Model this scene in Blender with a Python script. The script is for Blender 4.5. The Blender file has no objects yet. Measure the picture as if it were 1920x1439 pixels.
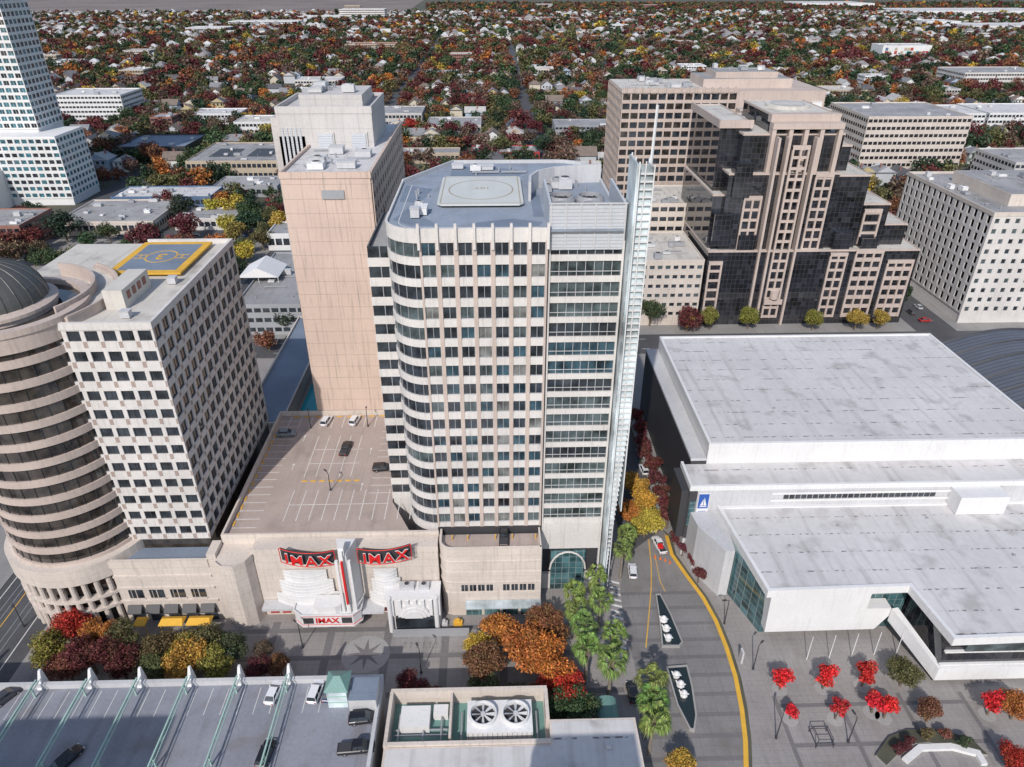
import bpy, math, random
import numpy as np
rnd=random.Random(11)
F=1331.0; TH=math.radians(30); PSI=math.radians(1.5); CH=120.0
cT,sT,cP,sP=math.cos(TH),math.sin(TH),math.cos(PSI),math.sin(PSI)
def P(px,py,z=0.0):
    u=(px-960)/F; v=(py-719.5)/F; t=(CH-z)/(sT+v*cT)
    x=u*t; y=(cT-v*sT)*t
    return (x*cP+y*sP, -x*sP+y*cP)
def proj(X,Y,z=0.0):
    x=X*cP-Y*sP; y=X*sP+Y*cP; d=CH-z
    f=y*cT+d*sT; up=y*sT-d*cT
    return 960+F*x/f, 719.5-F*up/f
scene=bpy.context.scene
COL=scene.collection
WL={}
# ------------------------------------------------------------ materials
def newmat(name):
    m=bpy.data.materials.new(name); m.use_nodes=True
    nt=m.node_tree; b=nt.nodes['Principled BSDF']; return m,nt,b
def mth(nt,op,a,b=None,c=None):
    n=nt.nodes.new('ShaderNodeMath'); n.operation=op
    for i,x in enumerate((a,b,c)):
        if x is None: continue
        if isinstance(x,(int,float)): n.inputs[i].default_value=x
        else: nt.links.new(x,n.inputs[i])
    return n.outputs[0]
def mixc(nt,fac,a,b,mode='MIX'):
    n=nt.nodes.new('ShaderNodeMix'); n.data_type='RGBA'; n.blend_type=mode
    if isinstance(fac,(int,float)): n.inputs[0].default_value=fac
    else: nt.links.new(fac,n.inputs[0])
    for i,x in ((6,a),(7,b)):
        if isinstance(x,tuple): n.inputs[i].default_value=(x[0],x[1],x[2],1)
        else: nt.links.new(x,n.inputs[i])
    return n.outputs[2]
def noise(nt,vec,scale,detail=5,stretch=None):
    if stretch:
        mp=nt.nodes.new('ShaderNodeMapping'); mp.inputs['Scale'].default_value=stretch; nt.links.new(vec,mp.inputs['Vector']); vec=mp.outputs[0]
    n=nt.nodes.new('ShaderNodeTexNoise'); n.inputs['Scale'].default_value=scale; n.inputs['Detail'].default_value=detail
    nt.links.new(vec,n.inputs['Vector']); return n.outputs['Fac']
def clamp(nt,v):
    n=nt.nodes.new('ShaderNodeClamp'); nt.links.new(v,n.inputs[0]); return n.outputs[0]
def mat(name,col,rough=.75,var=.14,sc=.12,metal=0.0,spec=.4,joints=None,jd=.6,ground=False,stain=0.0,objcol=False,blot=0.0,rows=None):
    m,nt,b=newmat(name)
    g=nt.nodes.new('ShaderNodeNewGeometry'); pos=g.outputs['Position']
    f=mth(nt,'ADD',mth(nt,'MULTIPLY',noise(nt,pos,sc,6),.65),mth(nt,'MULTIPLY',noise(nt,pos,sc*14,3),.35))
    f=clamp(nt,mth(nt,'MULTIPLY_ADD',f,2.4,-.7))
    if objcol:
        oi=nt.nodes.new('ShaderNodeObjectInfo')
        base=mixc(nt,1.0,oi.outputs['Color'],mixc(nt,f,(1-var,)*3,(1+var,)*3),'MULTIPLY')
    else:
        base=mixc(nt,f,tuple(c*(1-var) for c in col),tuple(min(1,c*(1+var)) for c in col))
    if stain>0:
        n3=noise(nt,pos,2.2,8,(.25,.02,.02) if ground else (.9,.9,.05))
        base=mixc(nt,mth(nt,'MULTIPLY',clamp(nt,mth(nt,'MULTIPLY_ADD',n3,4,-2.1)),stain),base,(.12,.11,.10))
    if blot>0:
        n4=noise(nt,pos,.16,9); base=mixc(nt,mth(nt,'MULTIPLY',clamp(nt,mth(nt,'MULTIPLY_ADD',n4,7,-3.9)),blot),base,(.16,.14,.12))
    sx=nt.nodes.new('ShaderNodeSeparateXYZ'); nt.links.new(pos,sx.inputs[0])
    if rows:
        l=mth(nt,'LESS_THAN',mth(nt,'FRACT',mth(nt,'DIVIDE',sx.outputs[1],rows)),.06)
        d=clamp(nt,mth(nt,'MULTIPLY_ADD',noise(nt,pos,.9,4),9,-4.4))
        base=mixc(nt,mth(nt,'MULTIPLY',mth(nt,'MULTIPLY',l,d),.8),base,(.09,.07,.06))
    if joints:
        if ground: a,bb=sx.outputs[0],sx.outputs[1]
        else: a,bb=mth(nt,'ADD',sx.outputs[0],sx.outputs[1]),sx.outputs[2]
        pu,pv,w=joints; lines=None
        for s_,p_ in ((a,pu),(bb,pv)):
            if not p_: continue
            l=mth(nt,'LESS_THAN',mth(nt,'FRACT',mth(nt,'DIVIDE',s_,p_)),w/p_)
            lines=l if lines is None else mth(nt,'MAXIMUM',lines,l)
        base=mixc(nt,mth(nt,'MULTIPLY',lines,jd),base,(.03,.03,.03))
    nt.links.new(base,b.inputs['Base Color'])
    b.inputs['Roughness'].default_value=rough; b.inputs['Metallic'].default_value=metal
    b.inputs['Specular IOR Level'].default_value=spec
    return m
def glass(name,col,rough=.06,grid=None,spec=.9,sc=.35):
    m,nt,b=newmat(name)
    g=nt.nodes.new('ShaderNodeNewGeometry'); pos=g.outputs['Position']
    f=clamp(nt,mth(nt,'MULTIPLY_ADD',noise(nt,pos,sc,5),3,-1))
    base=mixc(nt,f,tuple(c*.35 for c in col),tuple(min(1,c*1.9) for c in col))  # patchy tones put uneven reflections into the base colour
    if grid:
        sx=nt.nodes.new('ShaderNodeSeparateXYZ'); nt.links.new(pos,sx.inputs[0])
        a=mth(nt,'ADD',sx.outputs[0],sx.outputs[1])
        cb=nt.nodes.new('ShaderNodeCombineXYZ'); nt.links.new(mth(nt,'FLOOR',mth(nt,'DIVIDE',a,grid[0])),cb.inputs[0]); nt.links.new(mth(nt,'FLOOR',mth(nt,'DIVIDE',sx.outputs[2],grid[1])),cb.inputs[1])
        wn=nt.nodes.new('ShaderNodeTexWhiteNoise'); nt.links.new(cb.outputs[0],wn.inputs['Vector'])
        base=mixc(nt,mth(nt,'MULTIPLY',mth(nt,'POWER',wn.outputs['Value'],5),.5),base,tuple(min(1,c*4+.015) for c in col))  # random brighter panes imitate sky reflections in the colour
        l=mth(nt,'MAXIMUM',mth(nt,'LESS_THAN',mth(nt,'FRACT',mth(nt,'DIVIDE',a,grid[0])),.08),mth(nt,'LESS_THAN',mth(nt,'FRACT',mth(nt,'DIVIDE',sx.outputs[2],grid[1])),.07))
        base=mixc(nt,l,base,grid[2])
    nt.links.new(base,b.inputs['Base Color'])
    b.inputs['Roughness'].default_value=rough; b.inputs['Specular IOR Level'].default_value=spec
    return m
def leafmat(name,attr=False):
    m,nt,b=newmat(name)
    g=nt.nodes.new('ShaderNodeNewGeometry')
    if attr:
        a=nt.nodes.new('ShaderNodeVertexColor'); a.layer_name='tint'; c=a.outputs['Color']
    else:
        a=nt.nodes.new('ShaderNodeObjectInfo'); c=a.outputs['Color']
    r=g.outputs['Random Per Island']
    n=noise(nt,g.outputs['Position'],.45 if not attr else .2,3)
    c=mixc(nt,mth(nt,'MULTIPLY',clamp(nt,mth(nt,'MULTIPLY_ADD',n,4,-1.8)),.35),c,(.11,.10,.04))
    k=mth(nt,'MULTIPLY_ADD',mth(nt,'POWER',r,1.6),1.2,.42)
    h=mth(nt,'MULTIPLY_ADD',mth(nt,'FRACT',mth(nt,'MULTIPLY',r,7.3)),.4,.8)
    kc=nt.nodes.new('ShaderNodeCombineColor'); nt.links.new(k,kc.inputs[0]); nt.links.new(mth(nt,'MULTIPLY',k,h),kc.inputs[1]); nt.links.new(k,kc.inputs[2])
    nt.links.new(mixc(nt,1.0,c,kc.outputs[0],'MULTIPLY'),b.inputs['Base Color'])
    b.inputs['Roughness'].default_value=.65; b.inputs['Specular IOR Level'].default_value=.2
    return m
M={}
M['cream']=mat('cream_precast',(.61,.54,.48),joints=(0,1.9,.07),jd=.25,stain=.3)
M['white_precast']=mat('white_precast',(.63,.60,.575),stain=.25)
M['pinkish']=mat('pink_beige_precast',(.51,.42,.37),stain=.25)
M['hotel']=mat('hotel_panels',(.61,.475,.40),joints=(4.9,3.3,.12),jd=.32,stain=.4,var=.09)
M['hotel_grey']=mat('hotel_grey_panels',(.53,.505,.49),joints=(4,3.3,.1),jd=.25,stain=.2)
M['white']=mat('white_paint',(.70,.695,.69),var=.08,stain=.15)
M['whiteroof']=mat('white_membrane_roof',(.58,.565,.56),ground=True,joints=(3.6,0,.08),jd=.13,stain=.3,var=.12,blot=.4,rows=5.5,sc=.05)
M['creamroof']=mat('cream_roof',(.57,.54,.49),ground=True,stain=.3,blot=.45)
M['greyroof']=mat('grey_roof',(.32,.315,.315),ground=True,stain=.4,var=.3,sc=.07,blot=.6)
M['blueroof']=mat('blue_grey_roof',(.27,.31,.37),ground=True,stain=.25,var=.2,blot=.3)
M['roofpatch']=mat('roof_patch',(.18,.22,.28),ground=True,var=.2)
M['padroof']=mat('helipad_deck',(.55,.56,.54),ground=True,var=.08,stain=.12)
M['padline']=mat('helipad_line',(.36,.32,.24),ground=True,var=.1)
M['bluedark']=mat('slate_blue_roof',(.18,.22,.28),ground=True,joints=(0,3,.1),jd=.2,var=.2)
M['darkrib']=mat('dark_ribbed_metal',(.12,.13,.155),ground=True,joints=(0,1.6,.3),jd=.6,rough=.45)
M['deck']=mat('parking_deck_concrete',(.42,.345,.31),ground=True,stain=.3,var=.12,blot=.3)
M['garage']=mat('garage_deck_concrete',(.25,.26,.30),ground=True,stain=.4,var=.2,blot=.4)
M['asphalt']=mat('asphalt',(.085,.085,.09),ground=True,var=.3,stain=.25,sc=.08)
M['streetpave']=mat('street_paving',(.22,.21,.205),ground=True,var=.2,stain=.4,joints=(2.4,2.4,.06),jd=.25,blot=.5)
M['paver']=mat('plaza_paver',(.29,.27,.26),ground=True,joints=(1.2,1.2,.05),jd=.28,stain=.3,var=.18,blot=.35)
M['paverdark']=mat('dark_paver',(.17,.16,.16),ground=True,var=.2,joints=(1.2,1.2,.05),jd=.2)
M['paverlight']=mat('light_paver',(.34,.33,.32),ground=True,var=.15,joints=(1.2,1.2,.05),jd=.2)
M['pavement']=mat('concrete_pavement',(.28,.27,.26),ground=True,joints=(1.8,1.8,.05),jd=.25,stain=.3)
M['paint']=mat('road_paint_white',(.66,.65,.62),var=.2,sc=.5)
M['yellow']=mat('road_paint_yellow',(.70,.40,.05),var=.15,sc=.5)
M['dark']=mat('dark_metal',(.05,.05,.055),rough=.5)
M['grey']=mat('grey_metal',(.32,.33,.35),rough=.5)
M['lgrey']=mat('light_grey_metal',(.50,.52,.55),rough=.5,joints=(0,.6,.12),jd=.35)
M['lgreyp']=mat('light_grey_plain',(.52,.52,.53),rough=.55,stain=.2)
M['green']=mat('pale_green_steel',(.36,.52,.46),rough=.5)
M['verdi']=mat('verdigris_roof',(.16,.30,.27),rough=.5,joints=(.6,0,.08),jd=.3)
M['dome']=mat('dome_metal',(.12,.12,.115),rough=.5,metal=.3)
M['red']=mat('sign_red',(.65,.02,.02),var=.05,rough=.5)
M['darkred']=mat('dull_red_wall',(.38,.05,.05))
M['slateblue']=mat('slate_blue_wall',(.10,.16,.26))
M['blue']=mat('sign_blue',(.03,.10,.38),var=.05,rough=.5)
M['brick']=mat('red_brick',(.28,.14,.11),joints=(0,.9,.1),jd=.2)
M['tan']=mat('tan_stucco',(.46,.38,.29))
M['wallobj']=mat('painted_wall',(1,1,1),objcol=True,var=.1)
M['roofobj']=mat('shingle_roof',(1,1,1),objcol=True,var=.25,sc=.4)
M['housewhite']=mat('pale_house_wall',(.64,.63,.60)); M['houseroof']=mat('house_shingle',(.23,.22,.22),sc=.05,var=.5); M['houseroof2']=mat('pale_house_roof',(.48,.48,.48),sc=.05,var=.4)
M['carpaint']=mat('car_paint',(1,1,1),objcol=True,var=.02,rough=.25,spec=.7)
M['tyre']=mat('tyre_rubber',(.02,.02,.02),rough=.8)
M['rim']=mat('wheel_rim',(.4,.4,.42),rough=.35,metal=.6)
M['lamp']=mat('lamp_glass',(.8,.8,.78),rough=.2)
M['taillamp']=mat('tail_lamp',(.45,.02,.02),rough=.2)
M['bark']=mat('bark',(.16,.12,.09),sc=1.5,var=.3)
M['palmbark']=mat('palm_bark',(.26,.22,.18),sc=1.5,var=.3,joints=(0,.5,.1))
M['ground']=mat('town_ground',(.09,.09,.065),ground=True,var=.5,sc=.03,rough=.95)
M['field']=mat('bare_field',(.20,.165,.15),ground=True,var=.3,sc=.004,rough=.95)
M['poolwater']=mat('pool_water',(.03,.38,.46),rough=.1,var=.1)
M['pondwater']=mat('pond_water',(.02,.03,.03),rough=.08,var=.2,spec=.8)
M['orange']=mat('cone_orange',(.7,.15,.02))
M['brownish']=mat('brownish_precast',(.36,.285,.25))
M['g_dark']=glass('window_glass_dark',(.028,.034,.042))
M['g_blue']=glass('window_glass_blue_reflection',(.03,.06,.08))  # blue reflection put into the pane colour
M['g_mid']=glass('window_glass_grey',(.065,.085,.09))
M['g_blind']=glass('window_blind',(.15,.155,.15),rough=.3,spec=.5)
M['g_teal']=glass('teal_glass',(.035,.085,.095),grid=(1.5,1.6,(.22,.28,.28)))
M['g_brown']=glass('bronze_glass',(.045,.038,.033))
M['g_black']=glass('black_curtain_glass',(.014,.015,.02),grid=(1.6,1.9,(.06,.055,.05)),rough=.03,spec=1.0,sc=.12)
M['g_fin']=glass('pale_aqua_glass',(.40,.46,.48),rough=.25,spec=.6,sc=.12)
M['g_tower']=glass('far_tower_glass',(.04,.12,.15))
M['leaf']=leafmat('foliage'); M['leafstuff']=leafmat('foliage_mass',True)
# ------------------------------------------------------------ mesh builder
class MB:
    def __init__(s): s.v=[]; s.f=[]; s.m=[]
    def poly(s,pts,m=0):
        n=len(s.v); s.v+= [tuple(p) for p in pts]; s.f.append(tuple(range(n,n+len(pts)))); s.m.append(m); return s
    def idx(s,pts,faces,m=0):
        n=len(s.v); s.v+=[tuple(p) for p in pts]
        for f in faces: s.f.append(tuple(n+i for i in f)); s.m.append(m)
        return s
    def prism(s,pts,z0,z1,m=0,mt=None,bot=True):
        k=len(pts); n=len(s.v)
        s.v+=[(p[0],p[1],z0) for p in pts]+[(p[0],p[1],z1) for p in pts]
        for i in range(k):
            j=(i+1)%k; s.f.append((n+i,n+j,n+k+j,n+k+i)); s.m.append(m)
        s.f.append(tuple(range(n+k,n+2*k))); s.m.append(m if mt is None else mt)
        if bot: s.f.append(tuple(range(n+k-1,n-1,-1))); s.m.append(m)
        return s
    def box(s,x0,x1,y0,y1,z0,z1,m=0,mt=None): return s.prism([(x0,y0),(x1,y0),(x1,y1),(x0,y1)],z0,z1,m,mt)
    def obox(s,p0,d,n_,u0,u1,o0,o1,z0,z1,m=0):
        q=lambda u,o:(p0[0]+d[0]*u+n_[0]*o,p0[1]+d[1]*u+n_[1]*o)
        return s.prism([q(u0,o0),q(u1,o0),q(u1,o1),q(u0,o1)],z0,z1,m)
    def cyl(s,cx,cy,z0,z1,r0,r1=None,n=16,m=0):
        r1=r0 if r1 is None else r1
        a=[2*math.pi*i/n for i in range(n)]
        pts=[(cx+r0*math.cos(t),cy+r0*math.sin(t),z0) for t in a]+[(cx+r1*math.cos(t),cy+r1*math.sin(t),z1) for t in a]
        fs=[(i,(i+1)%n,n+(i+1)%n,n+i) for i in range(n)]+[tuple(range(n,2*n)),tuple(range(n-1,-1,-1))]
        return s.idx(pts,fs,m)
    def tube(s,p,q,r,r1=None,n=6,m=0):
        r1=r if r1 is None else r1
        p=np.array(p,float); q=np.array(q,float); d=q-p; L=np.linalg.norm(d); d=d/L
        a=np.cross(d,[0,0,1.0] if abs(d[2])<.9 else [1.0,0,0]); a/=np.linalg.norm(a); b=np.cross(d,a)
        pts=[tuple(p+r*(math.cos(t)*a+math.sin(t)*b)) for t in [2*math.pi*i/n for i in range(n)]]
        pts+=[tuple(q+r1*(math.cos(t)*a+math.sin(t)*b)) for t in [2*math.pi*i/n for i in range(n)]]
        fs=[(i,(i+1)%n,n+(i+1)%n,n+i) for i in range(n)]+[tuple(range(n,2*n)),tuple(range(n-1,-1,-1))]
        return s.idx(pts,fs,m)
    def lathe(s,cx,cy,prof,n=32,m=0):
        k=len(prof); pts=[]
        for (r,z) in prof:
            pts+=[(cx+r*math.cos(2*math.pi*i/n),cy+r*math.sin(2*math.pi*i/n),z) for i in range(n)]
        fs=[(j*n+i,j*n+(i+1)%n,(j+1)*n+(i+1)%n,(j+1)*n+i) for j in range(k-1) for i in range(n)]
        return s.idx(pts,fs,m)
    def ribbon(s,path,o0,o1,z0,z1,m=0,closed=False):
        n=len(path); A=[];B=[]
        for i in range(n):
            def dr(a,b):
                dx,dy=b[0]-a[0],b[1]-a[1]; L=math.hypot(dx,dy) or 1; return dx/L,dy/L
            pa=path[i-1] if (i>0 or closed) else None; pb=path[(i+1)%n] if (i<n-1 or closed) else None
            d1=dr(pa,path[i]) if pa else dr(path[i],pb); d2=dr(path[i],pb) if pb else d1
            n1=(d1[1],-d1[0]); n2=(d2[1],-d2[0]); k=1+n1[0]*n2[0]+n1[1]*n2[1]
            nx,ny=(n1[0]+n2[0])/k,(n1[1]+n2[1])/k
            A.append((path[i][0]+nx*o0,path[i][1]+ny*o0)); B.append((path[i][0]+nx*o1,path[i][1]+ny*o1))
        pts=[(a[0],a[1],z0) for a in A]+[(b[0],b[1],z0) for b in B]+[(b[0],b[1],z1) for b in B]+[(a[0],a[1],z1) for a in A]
        fs=[]
        for i in range(n if closed else n-1):
            j=(i+1)%n
            fs+=[(i,j,n+j,n+i),(n+i,n+j,2*n+j,2*n+i),(2*n+i,2*n+j,3*n+j,3*n+i),(3*n+i,3*n+j,j,i)]
        if not closed: fs+=[(0,n,2*n,3*n),(n-1,2*n-1,3*n-1,4*n-1)]
        return s.idx(pts,fs,m)
    def build(s,name,mats,parent=None,loc=None,smooth=False,kind=None,label=None,cat=None,group=None):
        o0=WL[parent.name] if parent else (loc or (0,0,0))
        me=bpy.data.meshes.new(name)
        me.from_pydata([(v[0]-o0[0],v[1]-o0[1],v[2]-o0[2]) for v in s.v],[],s.f)
        if not isinstance(mats,(list,tuple)): mats=[mats]
        for m in mats: me.materials.append(m)
        me.polygons.foreach_set('material_index',s.m)
        if smooth: me.polygons.foreach_set('use_smooth',[True]*len(s.f))
        o=bpy.data.objects.new(name,me); COL.objects.link(o)
        if parent: o.parent=parent
        else: o.location=o0
        WL[o.name]=o0
        if kind: o['kind']=kind
        if label: o['label']=label
        if cat: o['category']=cat
        if group: o['group']=group
        return o
def thing(name,label,cat,loc=(0,0,0),group=None):
    o=bpy.data.objects.new(name,None); COL.objects.link(o); o.location=loc; o['label']=label; o['category']=cat
    if group: o['group']=group
    WL[o.name]=tuple(loc); return o
def struct(mb,name,m): return mb.build(name,m,kind='structure')
def copy_tree(o,parent=None):
    c=o.copy(); COL.objects.link(c)
    if parent: c.parent=parent
    for ch in list(o.children): copy_tree(ch,c)
    return c
def kill(o):
    for ch in list(o.children): kill(ch)
    bpy.data.objects.remove(o)
def inst(proto,loc,rz=0,sc=1,label=None,group=None,cat=None):
    r=copy_tree(proto); r.location=loc; r.rotation_euler=(0,0,rz)
    r.scale=(sc,sc,sc) if isinstance(sc,(int,float)) else sc
    if label: r['label']=label
    if cat: r['category']=cat
    if group: r['group']=group
    elif 'group' in r: del r['group']
    return r
def textmesh(txt,size,m,ext=.05,bold=0):
    cu=bpy.data.curves.new('t','FONT'); cu.body=txt; cu.size=size; cu.extrude=ext; cu.align_x='CENTER'; cu.align_y='CENTER'; cu.offset=bold
    o=bpy.data.objects.new('t',cu); COL.objects.link(o); bpy.context.view_layer.update()
    me=bpy.data.meshes.new_from_object(o.evaluated_get(bpy.context.evaluated_depsgraph_get()))
    bpy.data.objects.remove(o); me.materials.clear(); me.materials.append(m); return me
def put_text(name,txt,size,m,loc,rot,parent=None,ext=.05,label=None,scale=(1,1,1),bold=0):
    o=bpy.data.objects.new(name,textmesh(txt,size,m,ext,bold)); COL.objects.link(o)
    o.rotation_euler=rot; o.scale=scale
    if parent: o.parent=parent; b=WL[parent.name]; o.location=(loc[0]-b[0],loc[1]-b[1],loc[2]-b[2])
    else: o.location=loc
    if label: o['label']=label
    WL[o.name]=tuple(loc); return o
# ------------------------------------------------------------ facades
WINS={}
def winmesh(w,h,g,fr,mull):
    k=(round(w,2),round(h,2),g,fr,mull)
    if k not in WINS:
        mb=MB(); mb.poly([(-w/2,0,0),(w/2,0,0),(w/2,0,h),(-w/2,0,h)],1)
        t=.09
        mb.box(-w/2,w/2,-.07,.03,0,t); mb.box(-w/2,w/2,-.07,.03,h-t,h)
        mb.box(-w/2,-w/2+t,-.06,.03,t,h-t); mb.box(w/2-t,w/2,-.06,.03,t,h-t)
        for i in range(mull):
            x=-w/2+w*(i+1)/(mull+1); mb.box(x-.05,x+.05,-.06,.03,t,h-t)
        me=bpy.data.meshes.new('window'); me.from_pydata(mb.v,[],mb.f)
        me.materials.append(M[fr]); me.materials.append(M[g]); me.polygons.foreach_set('material_index',mb.m)
        WINS[k]=(me,mb)
    return WINS[k]
def facade(mb,wins,p0,p1,z0,nf,fh,nb,ww,sill,wh,dep=.32,mp=0,ms=0,glz=('g_dark',),fr='grey',mull=1,skip=None,proud=0,cheq=None):
    L=math.hypot(p1[0]-p0[0],p1[1]-p0[1]); d=((p1[0]-p0[0])/L,(p1[1]-p0[1])/L); n=(d[1],-d[0]); bw=L/nb; pw=bw-ww
    ang=math.atan2(d[1],d[0])
    for i in range(nb+1):
        u0=max(0,i*bw-pw/2); u1=min(L,i*bw+pw/2)
        mb.obox(p0,d,n,u0,u1,-dep-.06,.02+proud,z0,z0+nf*fh,mp)
        if cheq is not None:
            for k in range(nf): mb.obox(p0,d,n,u0+.04,u1-.04,-.05,.04+proud,z0+k*fh+.1,z0+k*fh+sill-.02,cheq)
    for k in range(nf+1):
        a=z0+(k-1)*fh+sill+wh if k>0 else z0; b=z0+k*fh+sill if k<nf else z0+nf*fh
        mb.obox(p0,d,n,.005,L-.005,-dep-.05,0,a+.003,b-.003,ms)
    for k in range(nf):
        for i in range(nb):
            if skip and skip(i,k): continue
            u=(i+.5)*bw
            wins.append((p0[0]+d[0]*u-n[0]*dep,p0[1]+d[1]*u-n[1]*dep,z0+k*fh+sill,ang,ww,wh,rnd.choice(glz),fr,mull))
def place_windows(root,wins,cap=98):
    b=WL[root.name]
    wins.sort(key=lambda w:w[0]**2+w[1]**2+(CH-w[2])**2)
    for w in wins[:cap]:
        me,_=winmesh(*w[4:]); o=bpy.data.objects.new('window',me); COL.objects.link(o); o.parent=root
        o.location=(w[0]-b[0],w[1]-b[1],w[2]-b[2]); o.rotation_euler=(0,0,w[3])
    rest=wins[cap:]
    if rest:
        names=[]; R=MB()
        for w in rest:
            _,t=winmesh(*w[4:]); c,s_=math.cos(w[3]),math.sin(w[3]); idx=[]
            for nm in (w[7],w[6]):
                if nm not in names: names.append(nm)
                idx.append(names.index(nm))
            n=len(R.v)
            R.v+=[(w[0]+c*x-s_*y,w[1]+s_*x+c*y,w[2]+z) for x,y,z in t.v]
            R.f+=[tuple(n+i for i in f) for f in t.f]; R.m+=[idx[i] for i in t.m]
        R.build('window',[M[x] for x in names],root,kind='stuff')
def roof_slab(root,pts,z,m,par=.9,wallm=None,th=.35,name='roof'):
    mb=MB(); mb.prism(pts,z-.3,z+.02,1,0)
    mb.build(name,[m,m],root)
    pb=MB(); pb.ribbon(pts,-th,.06,z-.5,z+par,0,closed=True); pb.build('parapet',wallm or M['white_precast'],root)
def unit(root,x,y,z,w,d,h,fan=True,m='lgreyp'):
    mb=MB(); mb.box(x-w/2,x+w/2,y-d/2,y+d/2,z+.2,z+h); mb.box(x-w/2+.15,x+w/2-.15,y-d/2+.15,y+d/2-.15,z-.05,z+.2,1)
    if fan:
        k=max(1,int(w//2.2))
        for i in range(k):
            cx=x-w/2+w*(i+.5)/k; r=min(w/k,d)*.36
            mb.cyl(cx,y,z+h,z+h+.25,r,r,12,0); mb.cyl(cx,y,z+h+.25,z+h+.27,r*.85,r*.85,12,1)
    else: mb.box(x-w/2-.1,x+w/2+.1,y-d/2-.1,y+d/2+.1,z+h,z+h+.15,0)
    mb.build('rooftop_unit',[M[m],M['dark']],root)
def clutter(root,x0,x1,y0,y1,z,n):
    for i in range(n):
        w=rnd.uniform(1.5,max(1.6,min(5,(x1-x0)*.25))); d=rnd.uniform(1.5,3.2)
        unit(root,rnd.uniform(x0+2,x1-2),rnd.uniform(min(y0+2,(y0+y1)/2),max(y1-2,(y0+y1)/2)),z,w,d,rnd.uniform(.9,2.2),rnd.random()<.6,rnd.choice(['lgreyp','grey','white','lgreyp']))
    for i in range(n*2):
        mb=MB(); x,y=rnd.uniform(x0+2,x1-2),rnd.uniform(min(y0+2,(y0+y1)/2),max(y1-2,(y0+y1)/2)); mb.cyl(x,y,z,z+rnd.uniform(.5,1.2),.2,.2,8); mb.build('vent_pipe',M['grey'],root)
    if n>2:
        for i in range(2):
            mb=MB(); x,y=rnd.uniform(x0+3,x1-3),rnd.uniform(min(y0+2,(y0+y1)/2),max(y1-2,(y0+y1)/2)); L=min(rnd.uniform(4,12),(x1-x0)/2-3.2)
            if L>1: mb.box(x-L/2 if x-L/2>x0 else x0+.5,min(x+L/2,x1-.5),y,y+.35,z+.25,z+.6); mb.build('duct',M['grey'],root)
OCC=[]
def occ(x0,x1,y0,y1): OCC.append((x0,x1,y0,y1))
def free(x,y,r=3):
    for a,b,c,d in OCC:
        if a-r<x<b+r and c-r<y<d+r: return False
    return True
# ============================================================ SETTING
struct(MB().poly([(-9000,-400,0),(9000,-400,0),(9000,12000,0),(-9000,12000,0)]),'ground',M['ground'])
fx0,fy0=P(-200,24); fx1,_=P(760,24)
struct(MB().poly([(fx0*1.2,fy0,.3),(fx1,fy0,.3),(fx1*1.5,fy0+4500,.3),(fx0*3,fy0+4500,.3)]),'field',M['field'])
YR=[-104+(-136)*k for k in range(0,9)][::-1]+[35.5]+[171+136*k for k in range(0,10)]
XR=[236]+[372+125*k for k in range(0,20)]
rd=MB()
for y in XR:
    rd.poly([(-1300,y-8,.03),(1500,y-8,.03),(1500,y+8,.03),(-1300,y+8,.03)])
for x in YR:
    hw=8 if x!=35.5 else 5.2
    s0=113.0 if x==35.5 else -50.0
    for y in XR:
        rd.poly([(x-hw,s0,.03),(x+hw,s0,.03),(x+hw,y-8,.03),(x-hw,y-8,.03)]); s0=y+8
struct(rd,'road',M['asphalt'])
RL=[(1168,1060),(1163,1110),(1172,1180),(1190,1250),(1200,1340),(1208,1460)]
RR=[(1252,1005),(1262,1040),(1290,1080),(1320,1120),(1345,1165),(1365,1215),(1382,1270),(1394,1330),(1401,1390),(1403,1460)]
pl=[P(*p) for p in RL]; pr=[P(*p) for p in RR]
poly=[(30.2,125)]+pl+list(reversed(pr))+[(40.8,134)]
struct(MB().poly([(x,y,.05) for x,y in poly]),'paved_street',M['streetpave'])
def inter(path,y):
    for a,b in zip(path,path[1:]):
        if (a[1]-y)*(b[1]-y)<=0 and a[1]!=b[1]:
            t=(y-a[1])/(b[1]-a[1]); return a[0]+t*(b[0]-a[0])
    return None
sb=MB(); y=74
while y<116:
    a,b=inter(pl,y),inter(pr,y); c,d=inter(pl,y+.9),inter(pr,y+.9)
    if None not in (a,b,c,d): sb.poly([(a,y,.06),(b-.7,y,.06),(d-.7,y+.9,.06),(c,y+.9,.06)])
    y+=4.3
struct(sb,'paving_band',M['paverdark'])
yb_=MB(); yb_.ribbon(list(pr),-.1,.75,.05,.14); struct(yb_,'tactile_kerb',M['yellow'])
yl=MB(); yp=[P(*p) for p in [(1217,1012),(1222,1060),(1222,1100),(1218,1150),(1212,1215)]]
yl.ribbon(yp,0,.22,.055,.066); yp2=[P(*p) for p in [(1228,1040),(1238,1090),(1248,1110)]]; yl.ribbon(yp2,0,.15,.055,.066)
struct(yl,'lane_line',M['yellow'])
def slab(pts,z,m,name='pavement'): 
    mb=MB(); mb.prism(pts,0,z); return struct(mb,name,m)
westx=-96.0
slab([(westx,20),(pl[-1][0],20)]+list(reversed(pl))+[(30,125),(30,228),(westx,228)],.13,M['paver'],'plaza')
slab([(200,20),(200,126),(41.2,228),(41.2,134)]+[(x+.76,y) for x,y in pr]+[(45,20)],.13,M['paver'],'plaza')
slab([(41.2,134),(46,134),(46,228),(41.2,228)],.135,M['pavement'])
slab([(46,128),(163,128),(163,228),(46,228)],.14,M['pavement'])
slab([(42,244),(163,244),(163,364),(42,364)],.13,M['pavement'])
slab([(179,244),(299,244),(299,364),(179,364)],.13,M['pavement'])
slab([(westx,244),(28,244),(28,364),(westx,364)],.13,M['pavement'])
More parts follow.
